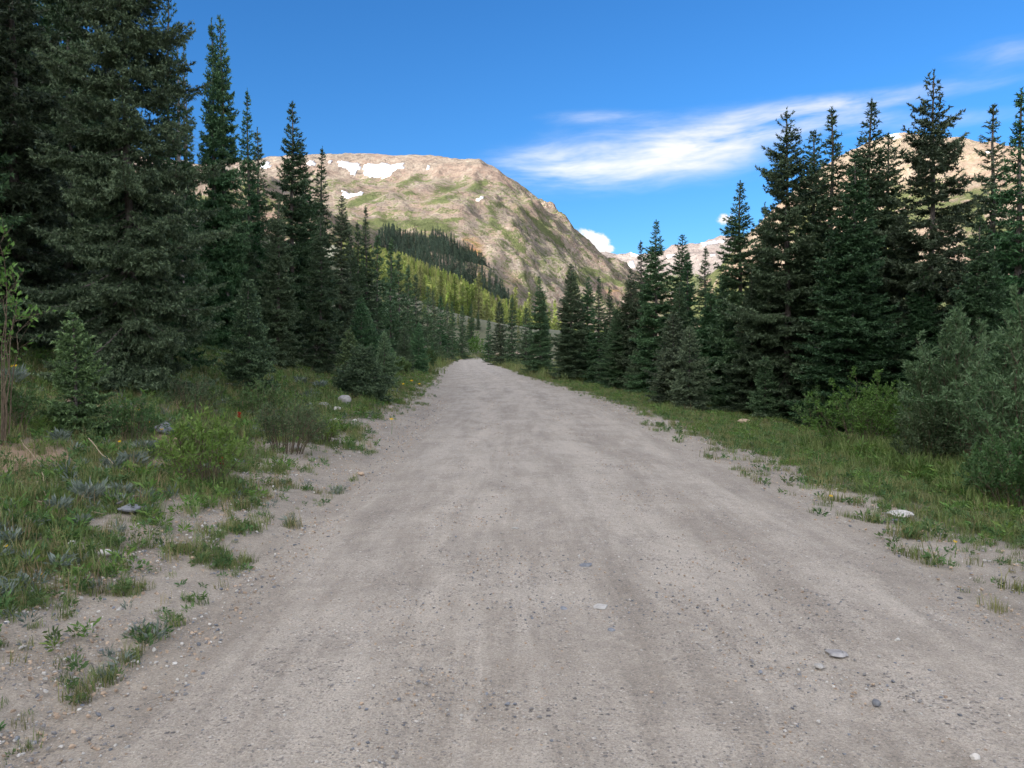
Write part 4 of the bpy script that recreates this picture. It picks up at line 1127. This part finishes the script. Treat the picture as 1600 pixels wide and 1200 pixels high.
def bush_meshes(seed, w, h, stems, leaves, ll, lw, mat, lean=0.0, hollow=0.25):
    """a shrub: arching stems, side twigs and separate leaves"""
    r = np.random.default_rng(seed)
    tubes = []; LP = []; LD = []
    per = leaves / stems
    for i in range(stems):
        a = r.uniform(0, 6.28); q = math.sqrt(r.random())
        base = np.array([math.cos(a), math.sin(a), 0]) * 0.18 * w * q
        topr = w * 0.5 * q * r.uniform(0.75, 1.05); hh_ = h * (1 - 0.55 * q ** 2.2) * r.uniform(0.75, 1.08)
        tip = np.array([math.cos(a) * topr + lean * h, math.sin(a) * topr, hh_])
        s = np.linspace(0, 1, 8)
        pth = base[None] + (tip - base)[None] * s[:, None]
        pth[:, 2] = hh_ * (1 - (1 - s) ** 1.5); pth += r.normal(0, 0.02 * h, (8, 3)) * s[:, None]
        pth[0, 2] = -0.06
        tubes.append(tube(pth, np.linspace(0.004 + 0.003 * h, 0.0015, 8), 3))
        nt = 10
        for k in range(nt):
            f = hollow + (1 - hollow) * (k + r.random()) / nt
            p0 = np.array([np.interp(f, s, pth[:, j]) for j in range(3)])
            d = unit(unit(pth[-1] - pth[0]) * 0.6 + r.normal(0, 0.65, 3) + np.array([0, 0, 0.25]))
            ln = (0.10 + 0.16 * h * (1.15 - f)) * r.uniform(0.6, 1.3)
            m_ = max(3, int(per / nt * r.uniform(0.6, 1.4)))
            g = r.random(m_) ** 0.8
            LP.append(p0 + d * (ln * g)[:, None] + r.normal(0, 0.012, (m_, 3)))
            LD.append(unit(d[None] * 0.75 + r.normal(0, 0.55, (m_, 3)) + np.array([0, 0, 0.2])))
            if ln > 0.12: tubes.append(tube(np.stack([p0, p0 + d * ln * 0.5, p0 + d * ln]), [0.0025, 0.002, 0.001], 3))
    P_ = np.concatenate(LP); D_ = np.concatenate(LD); n = len(P_)
    P_[:, 2] = np.maximum(P_[:, 2], 0.01)
    clump = 0.5 + 0.25 * np.sin(P_[:, 0] * 5 / w + seed) * np.sin(P_[:, 1] * 6 / w)
    V, F, T = leaf_tris(P_, D_, ll * r.uniform(0.6, 1.25, n), lw * r.uniform(0.7, 1.2, n), r, np.clip(clump + r.normal(0, 0.2, n), 0, 1))
    fm = mesh_from('foliage', V, F, False, {'tint': ('POINT', T)}); fm.materials.append(mat)
    sv, sf = join(tubes)
    sm = mesh_from('stem', sv, sf, True); sm.materials.append(m_stem)
    return fm, sm
def bush(name, px, base_py, wpx, top_py, seed, label, mat, stems=26, leaves=2600, ll=0.05, lw=0.016, group='shrubs beside the road', pos=None, **k):
    p = hit(px, base_py) if pos is None else np.array(pos)
    w = wpx / F_PX * p[1]; h = (base_py - top_py) / F_PX * p[1]
    fm, sm = bush_meshes(seed, w, h, stems, leaves, ll, lw, mat, **k)
    o = thing(name, label, 'bush', p, 0, group)
    obj('foliage', fm, None, o); obj('stem', sm, None, o)
    return o
bush('willow_bush', 318, 757, 165, 648, 1, 'bright green willow bush with a red flower, nearest on the left bank', m_lush, 30, 2600, 0.065, 0.019)
bush('low_shrub', 445, 705, 150, 622, 2, 'low grey-green shrub between two bright green bushes on the bank', m_darkleaf, 34, 3600, 0.045, 0.015)
bush('low_shrub', 408, 652, 100, 596, 3, 'rounded green shrub below the lone young spruce', m_forb, 26, 2600, 0.05, 0.018)
bush('low_shrub', 507, 692, 55, 655, 4, 'small bright green shrub nearest the rocks on the left', m_lush, 18, 900, 0.06, 0.018)
bush('low_shrub', 480, 690, 44, 636, 5, 'small upright dark shrub left of the rocks', m_darkleaf, 16, 1000, 0.045, 0.014)
bush('low_shrub', 205, 690, 120, 628, 6, 'grassy shrub at the foot of the huge spruce', m_forb, 26, 2200, 0.06, 0.014)
bush('low_shrub', 20, 672, 110, 600, 7, 'green shrub at the left edge beside the young fir', m_forb, 24, 2000, 0.055, 0.018)
bush('leafy_shrub', -8, 690, 130, 290, 8, 'tall thin-stemmed leafy shrub at the left picture edge', m_lush, 14, 620, 0.075, 0.035, hollow=0.45)
bush('low_shrub', 300, 650, 120, 585, 9, 'dark shrub in the shade right of the huge trunk', m_darkleaf, 26, 2200, 0.06, 0.012)
bush('willow_bush', 1490, 735, 215, 505, 10, 'big grey-green willow rising before the right-hand spruces', m_willow, 70, 24000, 0.085, 0.024, lean=0.02)
bush('willow_bush', 1610, 770, 230, 455, 11, 'tall grey-green willow cut by the right picture edge', m_willow, 70, 24000, 0.085, 0.024)
bush('leafy_shrub', 1352, 708, 225, 586, 12, 'bright green rounded shrub beside the big grey willow', m_lush, 50, 12000, 0.06, 0.026)
bush('leafy_shrub', 1280, 672, 105, 606, 13, 'smaller green shrub left of the rounded one, right verge', m_forb, 30, 5500, 0.06, 0.024)
bush('leafy_shrub', 1450, 735, 130, 640, 14, 'dark leafy shrub under the big grey willow', m_darkleaf, 30, 6000, 0.06, 0.024)
bush('leafy_shrub', 1590, 795, 190, 668, 15, 'leafy shrub low at the right picture edge', m_forb, 34, 6000, 0.06, 0.024)
bush('roadside_bush', 738, 561, 34, 520, 16, 'light green bush in the inside of the road bend', m_lush, 30, 3000, 0.35, 0.16, pos=(-9.5, 222, 0.0))
bush('roadside_bush', 722, 562, 30, 530, 17, 'green bush left of the lighter one at the bend', m_forb, 30, 2600, 0.35, 0.16, pos=(-14.5, 205, 0.4))
bush('roadside_bush', 752, 561, 26, 536, 18, 'dark green bush right of the lighter one at the bend', m_forb, 26, 2200, 0.35, 0.16, pos=(-8.0, 240, 0.0))
for i, (px, py, w_, tp) in enumerate([(690, 570, 26, 540), (672, 575, 30, 545), (652, 580, 34, 548), (628, 588, 36, 556)]):
    bush('roadside_bush', px, py, w_, tp, 30 + i, ['last leafy bush left of the road before the bend', 'second leafy bush from the bend along the left road edge', 'third leafy bush from the bend along the left road edge', 'fourth leafy bush from the bend, near the rounded spruce'][i], m_forb if i % 2 else m_darkleaf, 24, 1800, 0.13, 0.06)

# ---- stones
m_stone, t, b = new_mat('stone')
O = t.n('ShaderNodeTexCoord').outputs['Object']; rnd = t.n('ShaderNodeObjectInfo').outputs['Random']
ns = t.noise(O, 9, 6, 0.7); ns2 = t.noise(O, 45, 4, 0.7)
col = t.ramp(ns, [(0.3, (0.22, 0.21, 0.21)), (0.55, (0.40, 0.38, 0.365)), (0.78, (0.58, 0.55, 0.52))])
col = t.mix(t.step(ns2, 0.58, 0.7), col, (0.16, 0.15, 0.14))
t.put(b.inputs['Base Color'], col)
bump(t, b, t.m('ADD', ns, t.m('MULTIPLY', ns2, 0.4)), 0.7, 0.02)
def tone_mat(name, lo, hi):
    m, t, b = new_mat(name)
    O = t.n('ShaderNodeTexCoord').outputs['Object']
    r = t.n('ShaderNodeObjectInfo').outputs['Random']
    n = t.noise(t.mapping(O, scl=(1, 1, 1)), 30, 5, 0.65)
    c = t.mix(1.0, t.ramp(n, [(0.3, lo), (0.7, hi)]), t.ramp(r, [(0, 0.7), (1, 1.25)]), 'MULTIPLY')
    t.put(b.inputs['Base Color'], c); bump(t, b, n, 0.5, 0.01)
    return m
m_pale = tone_mat('pale_stone', (0.48, 0.45, 0.41), (0.70, 0.67, 0.62)); m_blue = tone_mat('blue_grey_stone', (0.15, 0.16, 0.18), (0.30, 0.31, 0.33)); m_tanst = tone_mat('tan_stone', (0.40, 0.29, 0.20), (0.56, 0.43, 0.32))
def rock_mesh(seed, sx, sy, sz, n=26, name='rock', bevel=True):
    r = np.random.default_rng(seed)
    p = unit(r.normal(size=(n, 3))) * r.uniform(0.82, 1.0, (n, 1)) * np.array([sx, sy, sz])
    bm = bmesh.new()
    for v in p: bm.verts.new(v)
    res = bmesh.ops.convex_hull(bm, input=bm.verts)
    bmesh.ops.delete(bm, geom=[v for v in bm.verts if not v.link_faces], context='VERTS')
    if bevel: bmesh.ops.bevel(bm, geom=list(bm.edges), offset=min(sx, sy, sz) * 0.10, segments=1, affect='EDGES', profile=0.5)
    bmesh.ops.recalc_face_normals(bm, faces=bm.faces)
    me = bpy.data.meshes.new(name); bm.to_mesh(me); bm.free()
    return me
for i, (px, py, wpx, ratio, mt, label) in enumerate([
    (507, 640, 30, 0.55, m_stone, 'grey rock on the bank, left of the pair below the rounded spruce'),
    (538, 630, 27, 0.75, m_stone, 'pointed grey rock on the bank below the rounded spruce'),
    (526, 641, 18, 0.45, m_pale, 'small pale rock between the two grey rocks'),
    (525, 658, 26, 0.25, m_pale, 'flat white stone below the grey rocks on the bank'),
    (554, 659, 10, 0.6, m_pale, 'little white stone right of the flat white one'),
    (256, 676, 40, 0.6, m_blue, 'dark grey boulder in the grass near the huge trunk'),
    (204, 797, 56, 0.25, m_blue, 'flat blue-grey slab beside the fallen stick on the bank'),
    (164, 866, 26, 0.45, m_pale, 'pale stone in the grass at the lower left'),
    (112, 850, 12, 0.7, m_pale, 'small whitish stone left of the pale one, lower left'),
    (1406, 806, 54, 0.22, m_pale, 'flat white rock on the right verge'),
    (1402, 815, 22, 0.25, m_blue, 'small dark stone just below the flat white rock'),
    (565, 742, 15, 0.5, m_tanst, 'orange-tan stone on the left gravel shoulder'),
    (462, 702, 18, 0.5, m_stone, 'grey stone in front of the low grey-green shrub'),
    (357, 605, 22, 0.45, m_pale, 'pale stone at the foot of the lone young spruce'),
    (30, 492, 50, 0.6, m_pale, 'pale boulder high on the bank at the left edge'),
    (435, 722, 24, 0.25, m_stone, 'flat grey stone by the bare soil behind the gravel shoulder'),
    (1369, 1101, 17, 0.8, m_blue, 'dark angular stone lying on the road at lower right'),
    (1524, 1186, 18, 0.7, m_pale, 'pale stone on the road at the bottom right corner'),
    (1188, 1052, 10, 0.7, m_blue, 'little dark stone on the road left of the angular one'),
    (1402, 1002, 12, 0.6, m_pale, 'little white stone on the right half of the road'),
    (805, 826, 15, 0.2, m_pale, 'thin white chip in the middle of the road'),
    (300, 873, 9, 0.6, m_tanst, 'tan pebble on the left gravel edge'),
    (1163, 660, 26, 0.3, m_tanst, 'flat tan stone in the bare patch of the right verge'),
]):
    p = hit(px, py); w = wpx / F_PX * p[1]
    me = rock_mesh(60 + i, w / 2, w / 2 * 0.8, w * ratio * 0.55); me.materials.append(mt)
    o = obj('rock', me, None, None, (p[0], p[1], p[2] + w * ratio * 0.22)); o.rotation_euler = (0, 0, 0.4 * (i % 5) - 0.8)
    tag(o, label, 'rock', 'rocks along the road')
for i, (px, py, wpx, mt, label) in enumerate([
    (880, 952, 16, m_blue, 'small blue-grey stone set flush in the road'), (938, 950, 34, m_pale, 'pale blue stone top set flush in the middle of the road'),
    (955, 986, 16, m_blue, 'worn grey stone flush below the pale blue one'), (1306, 1022, 40, m_stone, 'broad blue-grey stone flush in the road at right'),
    (1280, 1042, 20, m_pale, 'pale stone flush beside the broad blue-grey one'), (916, 884, 26, m_blue, 'cluster-coloured grey stone flush in the road ahead')]):
    p = hit(px, py); w = wpx / F_PX * p[1]
    me = rock_mesh(90 + i, w * 0.5, w * 0.55, 0.014, 22); me.materials.append(mt)
    o = obj('embedded_stone', me, None, None, (p[0], p[1], p[2] + 0.004))
    tag(o, label.replace('cluster-coloured ', 'dark '), 'stone', 'stones set in the road')

# ---- dry sticks on the bank
def stick(pts_px, rad, label, lift=0.02, mat=m_straw, group='dry sticks on the left bank', name='dry_stick'):
    P0 = np.array([hit(*q[:2]) + np.array([0, 0, lift + (q[2] if len(q) > 2 else 0)]) for q in pts_px])
    s = np.linspace(0, 1, len(P0)); f = np.linspace(0, 1, 9)
    pth = np.stack([np.interp(f, s, P0[:, k]) for k in range(3)], 1)
    pth += np.random.default_rng(len(label)).normal(0, 0.006, pth.shape)
    o0 = pth[0].copy()
    v, fc = tube(pth - o0, np.linspace(rad, rad * 0.45, 9), 6)
    o = obj(name, mesh_from(name, v, fc, True), mat, None, o0)
    return tag(o, label, 'stick', group)
m_pstick, t, b = new_mat('pale_stick')
t.put(b.inputs['Base Color'], t.ramp(t.noise(t.n('ShaderNodeTexCoord').outputs['Object'], 25, 3), [(0.3, (0.30, 0.23, 0.15)), (0.7, (0.50, 0.41, 0.29))]))
stick([(182, 797), (205, 784), (232, 783)], 0.011, 'dark forked stick lying on the blue-grey slab', 0.05, m_dead)
stick([(66, 745), (74, 800)], 0.005, 'thin pale stalk standing across the bare soil', 0.05, m_pstick)
stick([(140, 700), (158, 725), (178, 742)], 0.007, 'bent pale stalk beside the silver plants', 0.12, m_pstick)
stick([(55, 788), (110, 800), (160, 808)], 0.006, 'long pale stalk lying below the bare soil', 0.03, m_pstick)
stick([(30, 690), (62, 732)], 0.006, 'pale stalk lying down the bare soil slope', 0.04, m_pstick)
stick([(195, 728), (250, 750)], 0.005, 'pale stalk lying in front of the willow bush', 0.05, m_pstick)

# ---- silver-leaved rosettes, countable along the bank
for i, (px, py, wpx, label) in enumerate([
    (140, 782, 60, 'largest silver-leaved plant on the bare soil of the left bank'), (92, 800, 44, 'silver-leaved plant lower left of the largest one'), (190, 775, 40, 'silver-leaved plant right of the largest one'),
    (208, 732, 50, 'silver-leaved plant left of the willow bush'), (175, 735, 40, 'silver-leaved plant by the bent pale stalk'), (128, 822, 36, 'silver-leaved plant under the largest one'),
    (14, 850, 44, 'silver-leaved plant at the left edge with a yellow flower'), (95, 690, 36, 'silver-leaved plant at the foot of the young fir'), (230, 705, 36, 'silver-leaved plant below the dark grey boulder'),
    (20, 600, 50, 'silver-leaved plant high at the left edge'), (500, 608, 26, 'silver-leaved plant at the left of the rounded spruce'), (470, 600, 24, 'silver-leaved plant between the lone young spruce and rounded one')]):
    p = hit(px, py); w = wpx / F_PX * p[1]
    o = obj('silver_plant', forb(200 + i, 110, w * 0.48, w * 0.42, w * 0.30, w * 0.075, m_silver, 'silver_plant', 1.1), None, None, p)
    tag(o, label, 'plant', 'silver-leaved plants on the left bank')

# ---- flowers
m_petal, t, b = new_mat('yellow_petal'); b.inputs['Base Color'].default_value = (0.80, 0.52, 0.03, 1)
m_red, t, b = new_mat('red_bract'); b.inputs['Base Color'].default_value = (0.42, 0.05, 0.025, 1)
def flower(px, py, size, label, mat=m_petal, name='yellow_flower', red=False):
    q = hit(px, py + 22); h = 22 / F_PX * q[1]; r = np.random.default_rng(int(px))
    o = thing(name, label, 'flower', q, 0, 'wildflowers beside the road')
    tv, tf = tube(np.array([[0, 0, -0.02], [0.01, 0, h * 0.5], [0.0, 0.0, h]]), [0.004, 0.003, 0.003], 5)
    obj('stem', mesh_from('stem', tv, tf, True, {'tint': ('POINT', np.full(len(tv), 0.4))}), m_lush, o)
    w = size * 0.72 / F_PX * q[1]
    n = 11 if not red else 22
    a = np.linspace(0, 6.28, n, endpoint=False)
    if red:
        P_ = np.stack([0 * a, 0 * a, h + w * 1.2 * np.linspace(-0.5, 0.6, n)], 1); D_ = unit(np.stack([np.cos(a * 3), np.sin(a * 3), 0 * a + 1.0], 1)); ll = np.full(n, w * 0.7)
    else:
        P_ = np.stack([np.cos(a) * w * 0.08, np.sin(a) * w * 0.08 - 0.0, h + 0 * a], 1); D_ = unit(np.stack([np.cos(a), np.sin(a) * 0.75 - 0.15, 0.25 + 0.5 * np.sin(a)], 1)); ll = np.full(n, w * 0.5)
    V, F, T = leaf_tris(P_, D_, ll, ll * 0.5, r, np.full(n, 0.5))
    obj('petal_head', mesh_from('petal_head', V, F, False), mat, o)
for a in [(22, 572, 13, 'brightest yellow flower at the left edge above the silver plant'), (105, 602, 8, 'yellow flower on the young fir\'s left side'), (152, 640, 8, 'yellow flower just right of the young fir'), (167, 647, 7, 'yellow flower second right of the young fir'),
          (232, 660, 8, 'yellow flower left of the dark grey boulder'), (253, 671, 9, 'yellow flower in front of the dark grey boulder'), (218, 641, 7, 'yellow flower at the foot of the huge trunk'), (10, 853, 9, 'yellow bloom at the left edge of the lower bank'),
          (64, 897, 8, 'yellow flower in the grass at lower left'), (187, 690, 7, 'yellow flower beside the silver plant near the willow bush'), (612, 655, 9, 'yellow flower on the left roadside edge'), (1298, 775, 8, 'yellow flower on the right verge left of the flat white rock'),
          (1492, 846, 9, 'yellow flower in the grass at the right edge'), (643, 595, 7, 'first yellow flower of the patch by the left road edge'), (655, 600, 6, 'second yellow flower of the patch by the left road edge'), (630, 600, 6, 'third yellow flower of the patch by the left road edge')]:
    flower(*a)
flower(346, 722, 12, 'red paintbrush flower in front of the bright willow bush', m_red, 'red_flower', True)
flower(374, 650, 9, 'orange-red flower at the rounded green shrub', m_red, 'red_flower', True)

# ---- grass, herbs and loose gravel: nobody could count these
prng = np.random.default_rng(77)
g_short = [blades(300 + i, 26, 0.09, 0.05, 0.14, 0.0028, m_grass) for i in range(3)]
g_tall = [blades(310 + i, 22, 0.08, 0.12, 0.30, 0.0032, m_grass) for i in range(3)]
g_olive = [blades(320 + i, 24, 0.10, 0.06, 0.20, 0.0028, m_olive) for i in range(3)]
g_straw = [blades(330 + i, 14, 0.08, 0.08, 0.28, 0.0022, m_straw) for i in range(2)]
f_forb = [forb(340 + i, 26, 0.08, 0.09, 0.055, 0.022, m_forb) for i in range(3)]
f_lush = [forb(350 + i, 26, 0.09, 0.14, 0.075, 0.022, m_lush) for i in range(2)]
f_silver = [forb(360 + i, 22, 0.08, 0.10, 0.09, 0.018, m_silver, up=1.2) for i in range(2)]
KINDS_ = g_short + g_tall + g_olive + g_straw + f_forb + f_lush + f_silver
SH, TA, OL, ST, FO, LU, SI = (0, 3), (3, 6), (6, 9), (9, 11), (11, 14), (14, 16), (16, 18)
def sow(name, label, n, s0, s1, y0, y1, mixw, dens, seed, scale0=1.0, grow=0.010):
    r = np.random.default_rng(seed)
    y = y0 * (y1 / y0) ** r.random(n * 3); s = r.uniform(s0, s1, n * 3)
    x = np.interp(y, LINE[:, 1], LINE[:, 0]) + s
    d = dens(x, y, s); ok = r.random(len(x)) < d
    x, y, s = x[ok][:n], y[ok][:n], s[ok][:n]
    z = ground_z(x, y)
    kinds = list(mixw); wts = np.array([mixw[k] for k in kinds], float); wts /= wts.sum()
    zone = fbm(x / 0.9 + seed, y / 0.9, 2) * 0.35 + r.random(len(x))
    c = np.clip(np.searchsorted(np.cumsum(wts), np.clip(zone, 0, 0.999)), 0, len(kinds) - 1)
    lo = np.array([k[0] for k in kinds])[c]; hi = np.array([k[1] for k in kinds])[c]
    idx = lo + (r.random(len(x)) * (hi - lo)).astype(int)
    cvv = d[ok][:n]
    sc = scale0 * (1 + grow * y) * r.uniform(0.6, 1.35, len(x)) * (0.65 + 0.45 * np.clip(cvv, 0, 1))
    scatter(name, label, KINDS_, np.stack([x, y, z - 0.015], 1), np.stack([r.normal(0, 0.12, len(x)), r.normal(0, 0.12, len(x)), r.uniform(0, 6.28, len(x))], 1), np.stack([sc, sc, sc * r.uniform(0.8, 1.2, len(x))], 1), idx)
def dens_r(x, y, s):
    g, bare = cover(x, y); return np.clip(g * 1.05 + 0.03 * (s > 2.9), 0, 1)
def dens_l(x, y, s):
    g, bare = cover(x, y); return np.clip(g * (0.9 + 0.1 * sstep(-4, -5, s)) + 0.04 * (s < -3.2), 0, 1)
sow('verge_grass', 'olive and green grass of the right-hand verge', 20000, 2.5, 9.5, 4.5, 70, {OL: 2.6, SH: 6, FO: 3.5, TA: 1.0, ST: 0.7, LU: 0.8}, dens_r, 1, 0.64)
sow('bank_grass', 'grass and herbs on the left-hand bank', 26000, -11.0, -2.8, 4.2, 60, {SH: 5, FO: 4, TA: 1.6, OL: 2.5, ST: 1.4, SI: 0.35, LU: 1.0}, dens_l, 2, 0.8)
sow('far_verge_grass', 'grass along the far stretch of the road', 5000, -12.0, 12.0, 55, 230, {OL: 4, SH: 3, TA: 2}, lambda x, y, s: np.clip(cover(x, y)[0], 0, 1) * (np.abs(s) > 2.9), 3, 2.2, 0.008)
sow('lush_grass', 'tall bright green grass before the right-hand willows', 2600, 5.0, 8.5, 9.5, 17, {TA: 5, LU: 2, FO: 1}, lambda x, y, s: sstep(5.0, 6.2, s + 0.6 * fbm(x / 1.3, y / 1.3, 2)), 4, 1.25)
sow('shoulder_tufts', 'scattered grass tufts and weeds on the left gravel shoulder', 4200, -5.6, -2.65, 2.9, 11, {SH: 5, FO: 3, OL: 2.5, ST: 1.5, SI: 0.12}, lambda x, y, s: np.clip(0.05 + 0.9 * sstep(0.1, 0.5, fbm(x / 0.55 + 2, y / 0.55, 3) + 0.45 * sstep(-3.0, -4.6, s) - 0.08), 0, 1), 6, 0.6)
sow('verge_tufts', 'scattered grass tufts on the right gravel edge', 900, 2.4, 4.4, 4.0, 20, {SH: 4, FO: 3, OL: 3}, lambda x, y, s: 0.9 * sstep(0.15, 0.5, fbm(x / 0.6 + 8, y / 0.6, 3)), 7, 0.75)
# pebbles
peb = []
for i in range(9):
    pm = rock_mesh(400 + i, 1.0, 0.8, 0.55, 14, 'pebble', False)
    pm.materials.append([m_pale, m_tanst, m_stone, m_blue, m_tanst, m_pale, m_tanst, m_stone, m_tanst][i]); peb.append(pm)
def pebbles(name, label, n, s0, s1, y0, y1, dens, seed, r0, r1, pw=3.0):
    r = np.random.default_rng(seed)
    y = y0 * (y1 / y0) ** r.random(n * 3); s = r.uniform(s0, s1, n * 3)
    x = np.interp(y, LINE[:, 1], LINE[:, 0]) + s
    ok = r.random(len(x)) < dens(x, y, s)
    x, y, s = x[ok][:n], y[ok][:n], s[ok][:n]
    z = ground_z(x, y)
    sc = (r0 + (r1 - r0) * r.random(len(x)) ** pw) * (1 + 0.02 * y)
    scatter(name, label, peb, np.stack([x, y, z + sc * 0.12], 1), np.stack([r.normal(0, 0.3, len(x)), r.normal(0, 0.3, len(x)), r.uniform(0, 6.28, len(x))], 1), np.stack([sc] * 3, 1), r.integers(0, 9, len(x)))
pebbles('road_pebbles', 'loose gravel lying on the road', 24000, -2.5, 2.6, 2.8, 30, lambda x, y, s: 0.12 + 0.88 * sstep(0.0, 0.5, fbm(x / 0.9 + 3, y / 1.4, 3)), 11, 0.002, 0.011, 3.5)
pebbles('shoulder_gravel', 'stones and gravel along the left shoulder', 22000, -5.2, -2.2, 3.0, 30, lambda x, y, s: 0.15 + 0.85 * sstep(-0.2, 0.4, fbm(x / 0.8 + 9, y / 1.2, 3)) * np.exp(-((s + 3.2) / 0.9) ** 2), 12, 0.003, 0.017, 4.5)
pebbles('verge_gravel', 'stones and gravel along the right shoulder', 3500, 2.3, 4.8, 4.0, 30, lambda x, y, s: 0.1 + 0.9 * np.exp(-((s - 3.0) / 0.7) ** 2), 13, 0.003, 0.02, 4.0)
# coarse stones showing where the road has worn through
spots_ = [(hit(925, 885), 0.55, 0.30, 260), (hit(945, 952), 0.50, 0.22, 300), (hit(760, 950), 0.7, 0.18, 160), (hit(1250, 945), 0.6, 0.25, 180), (hit(1330, 1060), 0.35, 0.25, 120), (hit(690, 1090), 0.4, 0.2, 90)]
wx = np.concatenate([c[0] + prng.normal(0, a, n) for c, a, b_, n in spots_]); wy = np.concatenate([c[1] + prng.normal(0, b_, n) for c, a, b_, n in spots_])
wz = ground_z(wx, wy); wsc = 0.004 + 0.011 * prng.random(len(wx)) ** 2.5
scatter('worn_stones', 'coarse stones showing through the worn road', peb, np.stack([wx, wy, wz + 0.004 + wsc * 0.1], 1), np.stack([prng.normal(0, 0.2, len(wx)), prng.normal(0, 0.2, len(wx)), prng.uniform(0, 6.28, len(wx))], 1), np.stack([wsc] * 3, 1), prng.choice([2, 3, 3, 7, 7, 1, 0], len(wx)))
